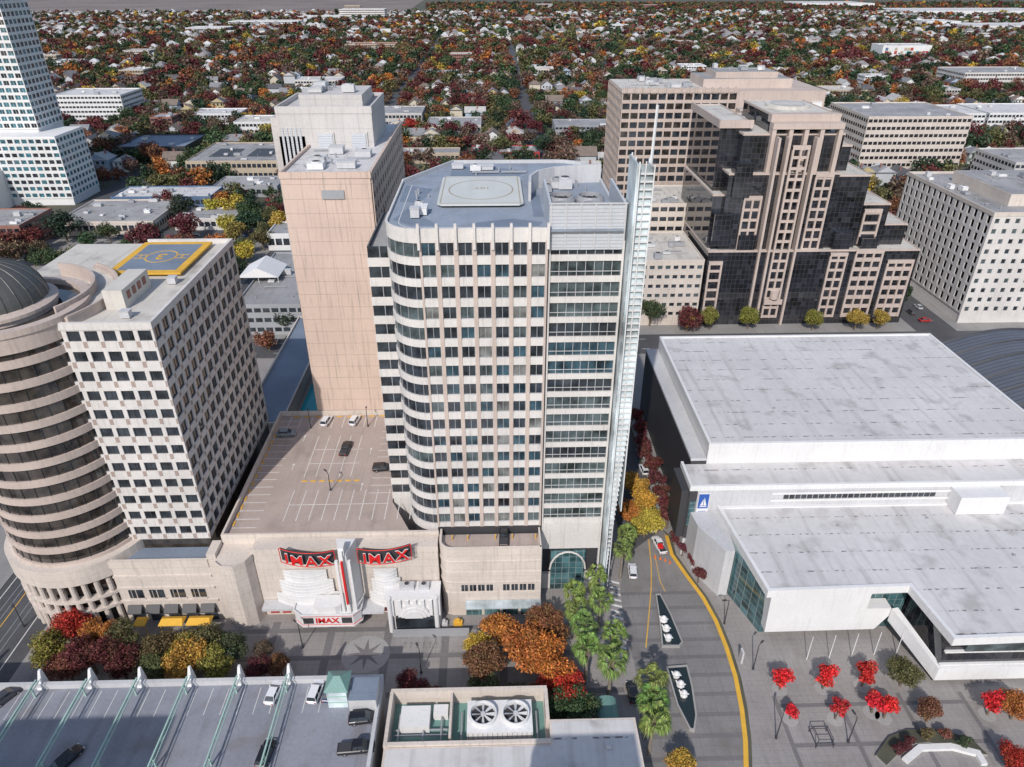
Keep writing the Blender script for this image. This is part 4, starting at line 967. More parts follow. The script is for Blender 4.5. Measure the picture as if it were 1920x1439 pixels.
for j in range(8):
    a0,a1=math.pi*j/8,math.pi*(j+1)/8
    w.poly([(cxx-2*math.cos(a0),cyy-2.4,4+1.4*math.sin(a0)),(cxx-2*math.cos(a1),cyy-2.4,4+1.4*math.sin(a1)),(cxx-2*math.cos(a1),cyy+2.4,4+1.4*math.sin(a1)),(cxx-2*math.cos(a0),cyy+2.4,4+1.4*math.sin(a0))])
w.build('roof',M['verdi'],tc)
for dx in (-1.9,1.9):
    for dy in (-2.2,2.2): w=MB(); w.tube((cxx+dx,cyy+dy,0),(cxx+dx,cyy+dy,4.1),.12); w.build('post',M['white'],tc)
# ============================================================ PONDS, SCULPTURES, PLANTERS
def pond(pts,lab,rocks,rl):
    q=[P(*p) for p in pts]; c=(sum(a[0] for a in q)/len(q),sum(a[1] for a in q)/len(q))
    R=thing('fountain_basin',lab,'fountain',(c[0],c[1],0.05))
    k=MB(); k.ribbon(list(reversed(q)),-.3,.0,.05,.75,closed=True); k.build('basin_rim',M['paverlight'],R)
    k=MB(); k.poly([(x,y,.5) for x,y in q]); k.build('basin_water',M['pondwater'],R)
    for i,(px,py) in enumerate(rocks):
        x,y=P(px,py,.8); s=MB(); r0=random.Random(i+int(px)); 
        prof=[(.65,.4),(.8,.8),(.6,1.3),(.7,1.6),(.3,2.0),(.02,2.2)]
        s.lathe(x,y,[(a*r0.uniform(.8,1.1),b) for a,b in prof],9)
        s.tube((x-.5,y,1.1),(x-.9,y+.5,1.7),.22,.1); s.tube((x+.4,y,1.2),(x+.8,y-.4,1.5),.2,.12)
        s.build('sculpture',M['white'],loc=(x,y,.5),label=rl%(('farthest','second farthest','nearest')[i]),cat='sculpture')
pond([(1228,1118),(1238,1117),(1258,1155),(1280,1208),(1274,1216),(1240,1216),(1236,1170)],'triangular black water basin with white rocks, farther one in the street',[(1244,1163),(1249,1180),(1253,1198)],'rough white carved rock in the farther triangular basin, %s from camera')
pond([(1248,1254),(1288,1251),(1298,1290),(1306,1345),(1302,1374),(1292,1372),(1268,1325)],'long black water basin with white rocks, nearer one in the street',[(1268,1268),(1276,1285),(1282,1303)],'rough white carved rock in the nearer street basin, %s from camera')
px_=[P(*p) for p in [(1665,1385),(1700,1372),(1760,1372),(1820,1390),(1850,1420),(1800,1412),(1740,1396),(1700,1400),(1660,1440),(1640,1420)]]
pz=thing('curved_planter','curved white edged planter bed at bottom right of the plaza','planter',(px_[0][0],px_[0][1],0))
w=MB(); w.prism(px_,.13,.7,0,1); w.build('bed',[M['paverlight'],M['ground']],pz)
px2=[P(*p) for p in [(1690,1425),(1720,1400),(1780,1398),(1835,1412),(1850,1437)]]
w=MB(); w.ribbon(px2,0,1.1,.13,.75); w.build('bench_wall',M['white'],pz)
# ============================================================ TREES
def crown(seed,R,H,n,size,z0,blobs=11):
    r=np.random.RandomState(seed)
    c=r.normal(size=(blobs,3)); c/=np.linalg.norm(c,axis=1)[:,None]; c*=(r.rand(blobs,1)**.45)*np.array([R*.78,R*.78,H*.36])
    c[:,2]+=z0+H/2; br=R*(.2+.24*r.rand(blobs))
    k=r.choice(blobs,n,p=(br**2)/(br**2).sum()); d=r.normal(size=(n,3)); d/=np.linalg.norm(d,axis=1)[:,None]
    rad=(.45+.75*r.rand(n,1)**.8); p=c[k]+d*rad*br[k][:,None]*np.array([1,1,.75])
    nn=d*.6+r.normal(size=(n,3))*.6+np.array([0,0,.35]); nn/=np.linalg.norm(nn,axis=1)[:,None]
    a=np.cross(nn,r.normal(size=(n,3))); a/=np.linalg.norm(a,axis=1)[:,None]; b=np.cross(nn,a)
    s=size*(.5+.9*r.rand(n,1)); 
    return np.stack([p-a*s,p-b*s*.6,p+a*s,p+b*s*.6],1).reshape(-1,3)
def npmesh(name,v,m,colors=None):
    n=len(v)//4; me=bpy.data.meshes.new(name); me.vertices.add(len(v)); me.vertices.foreach_set('co',v.astype(np.float32).ravel())
    me.loops.add(4*n); me.loops.foreach_set('vertex_index',np.arange(4*n,dtype=np.int32))
    me.polygons.add(n); me.polygons.foreach_set('loop_start',np.arange(0,4*n,4,dtype=np.int32)); me.polygons.foreach_set('loop_total',np.full(n,4,np.int32))
    me.update(); me.materials.append(m)
    if colors is not None:
        at=me.color_attributes.new('tint','FLOAT_COLOR','POINT'); at.data.foreach_set('color',colors.astype(np.float32).ravel())
    return me
def treeproto(seed,R,H,n,size,z0=2.6,blobs=11):
    R_=thing('tree','x','tree'); t=MB(); r=random.Random(seed)
    t.tube((0,0,0),(.1,.05,z0+.8),.06*R+.05,.04*R+.04,n=7)
    for i in range(6):
        a=i*1.05+r.random(); t.tube((.1,.05,z0+.5+.15*i),(R*.55*math.cos(a),R*.55*math.sin(a),z0+H*.45+r.random()),.028*R+.03,.015*R,n=5)
        t.tube((R*.3*math.cos(a),R*.3*math.sin(a),z0+H*.25),(R*.5*math.cos(a+.7),R*.5*math.sin(a+.7),z0+H*.6),.016*R+.02,.01*R,n=4)
    t.tube((.1,.05,z0+.8),(0,.1,z0+H*.7),.03*R+.03,.01*R,n=5)
    t.build('trunk',M['bark'],R_)
    o=bpy.data.objects.new('crown',npmesh('crown',crown(seed,R,H,n,size,z0,blobs),M['leaf'])); COL.objects.link(o); o.parent=R_; WL[o.name]=(0,0,0)
    return R_
def trectint(o,col):
    j=lambda c:max(.003,c*rnd.uniform(.85,1.15))
    for ch in o.children:
        if ch.name.startswith('crown'): ch.color=(j(col[0]),j(col[1]),j(col[2]),1)
near=[treeproto(s,4.1,6.0,8500,.2,2.6,22) for s in (1,2,3,4,5)]
small=[treeproto(s,1.7,2.7,1900,.15,1.5,11) for s in (11,12,13)]
far=[treeproto(s,7.0,10.2,2800,.44,2.6,18) for s in (21,22,23,24,25)]
TC={'maroon':(.13,.032,.037),'red':(.44,.04,.03),'crimson':(.66,.03,.035),'orange':(.47,.165,.045),'rust':(.23,.09,.05),'yellow':(.50,.35,.06),'olive':(.125,.12,.05),'yellow green':(.24,.23,.055),'green':(.06,.10,.045),'dark green':(.028,.055,.032),'brown':(.16,.105,.08)}
def tree(protos,px,py,zc,sc,colr,label,cat='tree',group=None):
    x,y=P(px,py,zc); o=inst(rnd.choice(protos),(x,y,.13),rnd.uniform(0,6.28),sc,label,group,cat); trectint(o,TC[colr]); return o
NT=[(85,1215,'yellow green',1.05,'yellow green tree at left end of the grove above the garage fins'),
(135,1165,'red',1.0,'red and orange tree at upper left of the grove by the round block'),
(180,1175,'orange',.85,'orange tinted tree second along the grove back row'),
(232,1192,'olive',1.0,'large olive tree in middle of the grove, below the dark awnings'),
(285,1215,'olive',1.0,'broad olive tree in front of the yellow canopies'),
(335,1208,'yellow green',.9,'yellowing tree in grove right of the yellow canopies'),
(388,1198,'olive',1.0,'olive green tree near right end of the grove back row'),
(425,1208,'green',.9,'green tree at the right end of the grove'),
(165,1225,'maroon',1.1,'dark maroon tree in grove front row, left side'),
(222,1235,'maroon',1.0,'dark maroon tree in grove front row, centre'),
(120,1240,'rust',.9,'rust brown tree behind the second garage fin'),
(290,1244,'olive',.9,'olive tree behind the garage parapet between maroon and yellow trees'),
(352,1235,'yellow',1.1,'big yellow green tree in grove front row, right side'),
(405,1238,'yellow green',.95,'yellow green tree at grove right front corner'),
(480,1240,'maroon',.7,'small maroon tree on the mall just right of the grove'),
(520,1230,'rust',.65,'small rust tree left of the paving star'),
(490,1195,'brown',.5,'little brown shrub tree on the mall below the curved cream wall'),
(770,1270,'maroon',.75,'maroon tree on the mall right of the paving star'),
(800,1285,'rust',.6,'rusty small tree above the roof plant well'),
(905,1235,'rust',1.1,'rusty brown tree at left of the bright orange clump'),
(935,1178,'orange',1.05,'orange tree directly below the glass canopy'),
(985,1215,'orange',1.35,'large bright orange tree in the mall clump'),
(1025,1175,'rust',1.1,'rust brown tree left of the palms below the tower entrance'),
(900,1195,'yellow',.7,'small yellow tree left of the orange tree below the glass canopy'),
(905,1280,'olive',.8,'olive tree in front of the orange clump, left'),
(965,1292,'green',.8,'dark green tree above the cooling tower'),
(1030,1245,'orange',1.3,'deep orange tree at right of the mall clump'),
(1055,1290,'red',1.1,'red orange tree left of the palm row'),
(1010,1300,'rust',.8,'rust coloured low tree behind the green tree'),
(1078,1330,'green',1.1,'bright green tree beside the teal canopy'),
(1285,1425,'yellow',.8,'yellow orange tree at bottom edge in the street'),
(1190,900,'yellow',.9,'yellow tree beside the tower spine, farthest of four'),
(1203,932,'yellow',1.0,'yellow tree beside the tower spine, second farthest of four'),
(1186,955,'orange',.9,'golden orange tree touching the tower spine base'),
(1212,972,'yellow',1.0,'yellow tree in side street, nearest of four'),
(1695,1268,'olive',.8,'olive brown tree on plaza right of the red saplings'),
(1745,1335,'rust',.65,'orange brown tree on the plaza near the curved planter'),
(1905,1330,'orange',.75,'orange tree at the right edge of the plaza'),
(1900,1425,'red',.7,'crimson tree at the bottom right corner')]
for a in NT: tree(near,a[0],a[1],6.0 if a[0]<1690 else 3,a[3],a[2],a[4])
for i,(px,py,s) in enumerate([(1467,1275,1),(1487,1330,.75),(1548,1273,1.15),(1572,1330,.9),(1622,1268,1.15),(1641,1318,1.1),(1664,1328,1.05),(1860,1322,1.1)]):
    tree(small,px,py,3,s*1.3,'crimson','bright red sapling on the plaza, '+('leftmost','leftmost in the nearer row','second in the farther row','second in the nearer row','third in the farther row','third in the nearer row','fourth in the nearer row beside another','standing alone at far right')[i])
    x,y=P(px,py,3); w=MB(); w.cyl(x,y,.13,.17,1.5,1.5,20); struct(w,'tree_pit',M['paverlight'])
for q in [(1196,790),(1200,812),(1206,835),(1212,858),(1220,880),(1230,905),(1240,930),(1247,955),(1252,975)]:
    tree(small,q[0],q[1],3,1.7,'maroon','dark maroon street tree along the arena side wall','tree','maroon trees in a row beside the arena wall')
for i,q in enumerate([(1265,1015),(1280,1035),(1298,1058),(1310,1085)]): tree(small,q[0],q[1],1.5,1.1,'maroon','low maroon shrub behind the yellow kerb, '+('farthest','second farthest','third farthest','nearest')[i],'shrub')
for i,q in enumerate([(1220,590,'green',1.5),(1292,600,'yellow',.9),(1333,597,'yellow green',1.1),(1405,596,'yellow green',1.1),(1527,598,'yellow green',1.0),(1607,598,'yellow',1.0),(1650,596,'yellow',1.0),(1680,560,'dark green',1.4)]):
    tree(near,q[0],q[1],5,q[3],q[2],q[2]+' street tree before the black tower, '+('first','second','third','fourth','fifth','sixth','seventh','eighth')[i]+' from left')
for i,q in enumerate([(1700,1400),(1735,1385),(1770,1385),(1805,1398),(1680,1412)]): tree(small,q[0],q[1],1,.8,('maroon','olive','rust','green','maroon')[i],('maroon','olive','rusty','green','dark red')[i]+' shrub in the curved planter at bottom right','shrub')
def palmproto(seed):
    R_=thing('palm_tree','x','palm tree'); r=random.Random(seed); H=9.5
    t=MB(); t.tube((0,0,0),(.1,0,H),.34,.22,n=10); t.build('trunk',M['palmbark'],R_)
    c=MB()
    for i in range(44):
        az=r.uniform(0,6.28); el=r.uniform(-.8,1.3); L=r.uniform(1.2,1.9)
        d=np.array([math.cos(az)*math.cos(el),math.sin(az)*math.cos(el),math.sin(el)]); o=np.array([.1,0,H]); hub=o+d*L
        c.tube(tuple(o),tuple(hub),.04,n=3)
        s_=np.cross(d,[0,0,1.0]); s_/=np.linalg.norm(s_); u=np.cross(s_,d)
        for j in range(11):
            a=-1.15+2.3*j/10; e=d*math.cos(a)+s_*math.sin(a); l=r.uniform(1.2,1.7)*(1-.2*abs(a))
            tip=hub+e*l+np.array([0,0,-.5*l]); mid=hub+e*l*.55+u*.06; w_=np.cross(e,u)*.10
            c.idx([tuple(hub),tuple(mid-w_),tuple(tip),tuple(mid+w_)],[(0,1,2,3)])
    c.build('crown',M['leaf'],R_)
    t=MB(); 
    for i in range(26):
        a=r.uniform(0,6.28); t.tube((.1+.3*math.cos(a),.3*math.sin(a),H-.2),(.1+.75*math.cos(a),.75*math.sin(a),H-1.6-r.random()),.09,.02,n=3)
    t.build('dead_frond_skirt',M['bark'],R_)
    return R_
palms=[palmproto(5),palmproto(6),palmproto(7)]
for i,(px,py,s,lab) in enumerate([(1116,1080,.95,'palm closest under the tower entrance arch'),(1127,1122,1,'palm right of the entrance, second row'),(1076,1108,.9,'leftmost palm at the tower entrance'),(1082,1140,.95,'palm left of centre below the tower entrance'),(1097,1168,1,'palm in middle of the entrance cluster'),(1102,1215,1.1,'large palm beside the orange tree, nearest at left'),(1150,1188,1,'palm at right of the cluster near striped paving'),(1148,1235,1.15,'largest palm in the cluster, next to the street'),(1175,1000,.9,'palm beside the tower spine, farther one'),(1168,1030,.95,'palm beside the tower spine, nearer one'),(1222,1275,1.1,'farthest of three palms at the street kerb by the basin'),(1226,1308,1.05,'middle of three palms at the street kerb'),(1227,1345,1.1,'nearest of three palms at the street kerb')]):
    x,y=P(px,py,9.5*s); o=inst(palms[i%3],(x,y,.13),rnd.uniform(0,6),s,lab,None,'palm tree')
    for ch in o.children:
        if ch.name.startswith('crown'): ch.color=(.19*rnd.uniform(.8,1.1),.26*rnd.uniform(.9,1.1),.07,1)
# ============================================================ CARS
def carproto(kind):
    R_=thing('parked_car','x','car'); L=4.6 if kind!='pickup' else 5.6; W_=.92
    b=MB()
    if kind=='pickup': st_=[(-L/2,.55,.95,.82),(-L/2+.1,.4,1.05,.9),(-.6,.35,1.05,W_),(1.3,.35,1.05,W_),(2.4,.38,.98,.9),(L/2,.5,.85,.8)]
    else: st_=[(-L/2,.5,.85,.74),(-L/2+.15,.35,.98,.86),(-1.2,.28,1.0,W_),(.9,.28,.95,W_),(1.9,.32,.82,.88),(L/2,.45,.62,.7)]
    for (xa,za,ta,wa),(xb,zb,tb,wb) in zip(st_,st_[1:]):
        pts=[(xa,-wa,za),(xa,wa,za),(xa,wa,ta-.12),(xa,wa-.12,ta),(xa,-wa+.12,ta),(xa,-wa,ta-.12)]+[(xb,-wb,zb),(xb,wb,zb),(xb,wb,tb-.12),(xb,wb-.12,tb),(xb,-wb+.12,tb),(xb,-wb,tb-.12)]
        b.idx(pts,[(i,(i+1)%6,6+(i+1)%6,6+i) for i in range(6)])
    b.poly([(-L/2,-.6,.5),(-L/2,.6,.5),(-L/2,.6,.85),(-L/2,-.6,.85)]); b.poly([(L/2,-.65,.45),(L/2,.65,.45),(L/2,.65,.62),(L/2,-.65,.62)])
    b.build('body',M['carpaint'],R_)
    g=MB(); x0,x1,x2,x3=((-1.95,-1.35,.35,1.15) if kind!='pickup' else (-.55,-.35,.95,1.65)); h0=.96; h1=1.45 if kind!='pickup' else 1.8
    if kind=='suv': x0,x1,h1=-2.15,-1.95,1.68
    g.idx([(x0,-.82,h0),(x3,-.8,h0),(x3,.8,h0),(x0,.82,h0),(x1,-.64,h1),(x2,-.64,h1),(x2,.64,h1),(x1,.64,h1)],[(0,1,5,4),(1,2,6,5),(2,3,7,6),(3,0,4,7)])
    g.build('windows',M['g_dark'],R_)
    r=MB(); r.box(x1-.03,x2+.03,-.66,.66,h1,h1+.04)
    for s_ in (-1,1): 
        r.tube((x0,s_*.82,h0),(x1,s_*.65,h1),.04,n=4); r.tube((x3,s_*.8,h0),(x2,s_*.65,h1),.04,n=4); xm=(x1+x2)/2; r.tube((xm,s_*.82,h0),(xm,s_*.65,h1),.04,n=4)
    r.build('roof',M['carpaint'],R_)
    if kind=='pickup':
        q=MB(); q.box(-L/2+.2,-.7,-.75,.75,1.04,1.06); q.build('cargo_bed',M['dark'],R_)
    for x in (-L*.3,L*.31):
        for s_ in (-1,1):
            w_=MB(); w_.tube((x,s_*.72,.33),(x,s_*.93,.33),.33,n=14); t=w_.build('wheel',M['tyre'],R_)
            w_=MB(); w_.tube((x,s_*.93,.33),(x,s_*.945,.33),.2,n=10); w_.build('rim',M['rim'],t)
    for s_ in (-1,1):
        q=MB(); q.box(L/2-.12,L/2+.02,s_*.62-.14,s_*.62+.14,.52,.66); q.build('headlight',M['lamp'],R_)
        q=MB(); q.box(-L/2-.02,-L/2+.08,s_*.62-.14,s_*.62+.14,.66,.82); q.build('tail_light',M['taillamp'],R_)
        q=MB(); q.box(.75,.95,s_*.93-.09,s_*.93+.09,.92,1.06); q.build('side_mirror',M['carpaint'],R_)
    return R_
CP={k:carproto(k) for k in ('sedan','suv','pickup')}
CC={'white':(.75,.76,.78),'black':(.015,.015,.018),'grey':(.22,.25,.27),'silver':(.5,.52,.54),'dark blue':(.02,.04,.12),'dark grey':(.06,.06,.07),'red':(.4,.03,.03)}
def tintcar(o,colr):
    for ch in o.children:
        if ch.name.startswith(('body','roof','side_mirror')): ch.color=CC[colr]+(1,)
def car(px,py,z,kind,colr,rz,label):
    x,y=P(px,py,z+.7); o=inst(CP[kind],(x,y,z),math.radians(rz),1.06,label,None,'pickup' if kind=='pickup' else 'car'); tintcar(o,colr)
    return o
cars=[(537,812,18.6,'sedan','grey',2,'grey sedan parked sideways at the left of the roof car park'),
(612,789,18.6,'suv','white',80,'white car parked at back of the roof car park, left one'),
(665,788,18.6,'suv','white',80,'white car parked at back of the roof car park, right one'),
(648,841,18.6,'pickup','black',85,'black pickup in the middle of the roof car park'),
(718,877,18.6,'suv','black',5,'black car against the tower on the roof car park'),
(945,1006,17.66,'pickup','black',88,'black pickup on the podium terrace below the tower'),
(513,1298,12,'sedan','white',83,'white sedan in the nearer garage, left of the other white one'),
(592,1296,12,'suv','white',83,'white car in the nearer garage beside the dark blue car'),
(620,1294,12,'sedan','dark blue',83,'dark blue car beside the green stair kiosk'),
(681,1346,12,'suv','black',6,'black car parked sideways below the lift house'),
(668,1402,12,'pickup','black',4,'black pickup near the bottom edge of the garage'),
(498,1412,12,'suv','black',84,'black car at bottom of the garage between green beams'),
(126,1422,12,'sedan','black',62,'black sedan at the bottom left of the garage'),
(10,1305,12,'sedan','dark grey',60,'dark grey car at left edge of the garage'),
(1186,1298,.14,'sedan','black',92,'black car at the kerb left of the nearer basin'),
(1186,1070,.06,'suv','white',84,'white car driving on the paved street beside the tower'),
(1236,1022,.06,'pickup','white',100,'white pickup with red load in the street past the tower'),
(1222,985,.06,'suv','silver',95,'silver van like car farther up the street by the yellow trees'),
(1207,880,.06,'suv','white',95,'white car far up the side street beside the tower'),
(1202,850,.06,'sedan','white',95,'white sedan far up the side street, beyond the other'),
(1708,585,.06,'suv','dark grey',88,'dark car in the street between the black tower and slab office'),
(1722,575,.06,'sedan','silver',88,'silver car in the street between black tower and slab office'),
(1735,600,.06,'sedan','red',2,'red car at the crossing below the slab office')]
for c in cars: car(*c)
for i,(px,py,cl) in enumerate([(175,352,'white'),(205,335,'dark grey'),(90,395,'white'),(60,425,'black'),(240,318,'silver'),(430,344,'white'),(462,345,'black'),(492,346,'white'),(505,375,'red'),(540,635,'dark grey'),(515,640,'white')]):
    car(px,py,.05,'sedan' if i%2 else 'suv',cl,rnd.choice([0,90]),cl+' car in the streets left of the hotel, '+('near brown trees','by the black glazed building','in the lower street','nearest the brick building','at the crossing','left of three by the beige office','middle of three by beige office','right of three by beige office','by the workshops','beside the tent structure','below the tent structure')[i])
for yy,xa,xb,nm in ((365.5,-330,-30,'behind the low shops'),(490,-300,30,'in the first residential street'),(230.5,60,170,'below the black tower')):
    x=xa
    while x<xb:
        x+=rnd.uniform(6,15)
        if any(abs(x-r_)<12 for r_ in YR): continue
        px,py=proj(x,yy)
        if not 0<px<1920: continue
        cl=rnd.choice(list(CC)); o=inst(CP[rnd.choice(['sedan','suv'])],(x,yy,.04),rnd.choice([0,math.pi]),1.06,'%s car parked along the kerb %s'%(cl,nm),'%s kerb cars %s'%(cl,nm),'car'); tintcar(o,cl)
x,y=P(1236,1018,1.3); w=MB(); w.box(x-.6,x+.6,y-1.9,y-.3,1.12,1.6); w.build('cargo_crate',M['red'],loc=(x,y-1,1.1),label='red load in the bed of the white pickup',cat='crate')
for i,(px,py) in enumerate([(1228,1046),(1238,1049),(1247,1052),(1256,1056)]):
    x,y=P(px,py); w=MB(); w.box(x-.25,x+.25,y-.25,y+.25,.06,.1); w.cyl(x,y,.1,.9,.2,.04,10); w.build('traffic_cone',M['orange'],loc=(x,y,.06),label='orange traffic cone behind the white pickup, '+('leftmost','second','third','rightmost')[i],cat='traffic cone')
def lampproto(H):
    R_=thing('street_lamp','x','street lamp'); t=MB(); t.tube((0,0,0),(0,0,H),.13,.08,n=8); t.cyl(0,0,0,.5,.25,.2,8); t.build('pole',M['dark'],R_)
    t=MB(); t.tube((0,0,H),(.9,0,H+.15),.06,n=5); t.box(.6,1.5,-.18,.18,H+.1,H+.22); t.build('lamp_head',M['dark'],R_); return R_
LP=lampproto(7); LPs=lampproto(5)
for i,(px,py,z,lb) in enumerate([(620,920,18.6,'lamp post on the roof car park, nearest'),(583,803,18.6,'lamp post on the roof car park, left back'),(690,800,18.6,'lamp post on roof car park near the hotel'),(568,1215,.13,'lamp post on the mall left of the paving star'),(790,1262,.13,'lamp post on the mall above the plant well'),(1412,1255,.13,'lamp post at the plaza edge by the yellow kerb'),(1358,1170,.13,'lamp post near the glazed lobby corner'),(1590,1392,.13,'lamp post on the plaza at bottom right'),(45,1175,.13,'lamp post on the left street pavement'),(1305,1010,.13,'lamp post beside the arena sign wall'),(1455,1385,.13,'lamp post in the lower plaza left of the square frame')]):
    x,y=P(px,py,z); inst(LP if z<1 else LPs,(x,y,z),rnd.uniform(0,6),1,lb,None,'street lamp')
for i in range(6):
    x,y=P(1512+i*42,1238-i*3); w=MB(); w.tube((x,y,.13),(x+.3,y+.5,6.2),.1,.06,n=6); w.build('plaza_pole',M['white'],loc=(x,y,.13),label='thin white pole before the white screen wall, '+('first','second','third','fourth','fifth','sixth')[i]+' from left',cat='pole')
x,y=P(1540,1385,.5); w=MB()
for dx in (-1.6,1.6):
    for dy in (-1.6,1.6): w.tube((x+dx,y+dy,.13),(x+dx*.8,y+dy*.8,2.2),.07)
for s_ in (-1,1): w.tube((x-1.3,y+s_*1.3,2.2),(x+1.3,y+s_*1.3,2.2),.07); w.tube((x+s_*1.3,y-1.3,2.2),(x+s_*1.3,y+1.3,2.2),.07); w.tube((x-1.6,y+s_*1.6,1),(x+1.6,y+s_*1.6,1),.07); w.tube((x+s_*1.6,y-1.6,1),(x+s_*1.6,y+1.6,1),.07)
w.build('square_sculpture',M['dark'],loc=(x,y,.13),label='dark open square frame sculpture on the lower plaza',cat='sculpture')
x,y=P(1388,1240); w=MB(); w.box(x-.2,x+.2,y-.7,y+.7,.13,3.1); w.build('information_totem',M['lgreyp'],loc=(x,y,.13),label='pale upright information totem beside the yellow kerb',cat='sign')
for i in range(7):
    x,y=P(757+i*12,1213); w=MB()
    for j in range(6):
        a0,a1=math.pi*j/6,math.pi*(j+1)/6; w.tube((x,y-.5*math.cos(a0),.13+.9*math.sin(a0)),(x,y-.5*math.cos(a1),.13+.9*math.sin(a1)),.04,n=4)
    w.build('bike_rack',M['grey'],loc=(x,y,.13),label='metal hoop bike rack in the row on the mall below the pavilion',cat='bike rack',group='bike racks in a row on the mall')
A=P(738,1196); B=P(880,1196)
w=MB(); w.box(A[0],B[0],A[1],A[1]+.15,.13,2.3); w.build('site_hoarding',M['grey'],loc=(A[0],A[1],.13),label='grey construction hoarding on the mall before the pavilion',cat='fence')
for i in range(5):
    x,y=P(755+i*26,1172); w=MB(); s_=rnd.uniform(.5,1); w.box(x-s_,x+s_,y-.5,y+.5,.13,.13+s_); w.box(x-s_*.6,x+s_*.4,y-.3,y+.4,.13+s_,.5+s_*1.2); w.build('material_stack',[M['white'],M['blue'],M['tan'],M['lgreyp'],M['yellow']][i],loc=(x,y,.13),label=('white','blue','tan','grey','yellow')[i]+' stack of building material behind the hoarding',cat='stack')
# ============================================================ BACKGROUND TOWN
HD=((9,12,5.6,3.2),(10,10,6.2,2.8),(8,14,4.2,3))
def houseproto(kind):
    R_=thing('house','x','house'); w,d,h,rh=HD[kind]
    b=MB(); b.box(-w/2,w/2,-d/2,d/2,0,h); b.poly([(-w/2,-d/2,h),(w/2,-d/2,h),(0,-d/2,h+rh)]); b.poly([(-w/2,d/2,h),(w/2,d/2,h),(0,d/2,h+rh)]); b.build('wall',M['wallobj'],R_)
    r=MB()
    e=.6
    if kind==1: r.idx([(-w/2-e,-d/2-e,h),(w/2+e,-d/2-e,h),(w/2+e,d/2+e,h),(-w/2-e,d/2+e,h),(0,-1.5,h+rh),(0,1.5,h+rh)],[(0,1,4),(1,2,5,4),(2,3,5),(3,0,4,5)])
    else:
        for s_ in (-1,1): r.idx([(s_*(w/2+e),-d/2-e,h-.35),(0,-d/2-e,h+rh+.1),(0,d/2+e,h+rh+.1),(s_*(w/2+e),d/2+e,h-.35),(s_*(w/2+e),-d/2-e,h-.15),(0,-d/2-e,h+rh+.3),(0,d/2+e,h+rh+.3),(s_*(w/2+e),d/2+e,h-.15)],[(0,1,2,3),(4,5,6,7),(0,1,5,4),(0,3,7,4)])
    ro=r.build('roof',M['roofobj'],R_)
    c=MB(); c.box(1.4,2.1,1,1.7,h,h+rh+1); c.build('chimney',M['brick'],ro)
    for x in (-2.6,0,2.6):
        g=MB(); g.box(x-.6,x+.6,-d/2-.04,-d/2+.02,h-2,h-.6); g.build('window',M['g_dark'],R_)
    g=MB(); g.box(-.5,.5,-d/2-.05,-d/2+.02,0,2.1); g.build('door',M['brick'],R_)
    return R_
HP=[houseproto(k) for k in range(3)]
WC=[('white',(.70,.70,.68)),('cream',(.57,.51,.40)),('pale grey',(.48,.5,.52)),('pale blue',(.36,.44,.52)),('tan',(.40,.32,.24)),('yellow',(.5,.41,.22))]
RC=[('grey',(.22,.22,.23)),('dark',(.10,.10,.11)),('brown',(.19,.15,.125)),('pale',(.42,.41,.40))]
def zone(px): 
    return ['at far left','left of the hotel','above the hotel','above the central tower','right of the central tower','above the pink tower','above the black tower','at far right'][min(7,max(0,int(px/240)))]
def row(py): return 'near the horizon' if py<45 else 'in the far rows' if py<90 else 'in the middle rows' if py<150 else 'in the nearer rows' if py<220 else 'just behind the offices'
def onroad(x,y,m=9):
    return any(abs(x-a)<m for a in YR) or any(abs(y-b)<m for b in XR)
nb=0; tries=0; used=set()
while nb<64 and tries<5000:
    tries+=1
    py=rnd.uniform(60,320) if nb<40 else rnd.uniform(14,60); px=rnd.uniform(0,1920)
    if 28<nb<40: px=rnd.uniform(1250,1920); py=rnd.uniform(60,200)
    if 500<px<1150 and py>290: continue
    if 600<px<1250 and py>110 and rnd.random()<.8: continue
    x,y=P(px,py); w_=rnd.uniform(18,42); d_=rnd.uniform(16,34)
    if py<60: w_*=1.8; d_*=1.5
    if y<1500 and onroad(x+w_/2,y+d_/2,8+max(w_,d_)/2.2): continue
    if not all(free(x+a*w_,y+b*d_,4) for a in (0,.5,1) for b in (0,.5,1)): continue
    h=rnd.choice([6,8,10,12]) ; wm,wn=rnd.choice([('white','white'),('cream','cream'),('tan','tan'),('hotel_grey','grey'),('brick','brick'),('white','white')]); rm,rn=rnd.choice([('whiteroof','pale'),('greyroof','grey'),('whiteroof','pale'),('creamroof','cream')])
    lab='%s %s block with %s roof, %s, %s'%('wide' if w_>32 else 'narrow',wn,rn,zone(px),row(py))
    if lab in used: continue
    used.add(lab)
    bld(0,0,0,h,d_,lab,wm,rm,xy=(x,x+w_,y),units=3 if py>120 else 0); nb+=1
cand=[]
for y in XR[1:]:
    for s_ in (-1,1):
        for i in range(-150,160):
            x=i*16+rnd.uniform(-3,3); yy=y+s_*(22+rnd.uniform(-5,8))
            px,py=proj(x,yy,5)
            if -20<px<1940 and 18<py<330 and not (onroad(x,yy,13) and yy<1600) and free(x,yy,8) and rnd.random()<(.60 if yy<1300 else .42): cand.append((x,yy,px,py,s_))
cand.sort(key=lambda c:c[1]); hi=cand[:260]; lo=cand[260:]
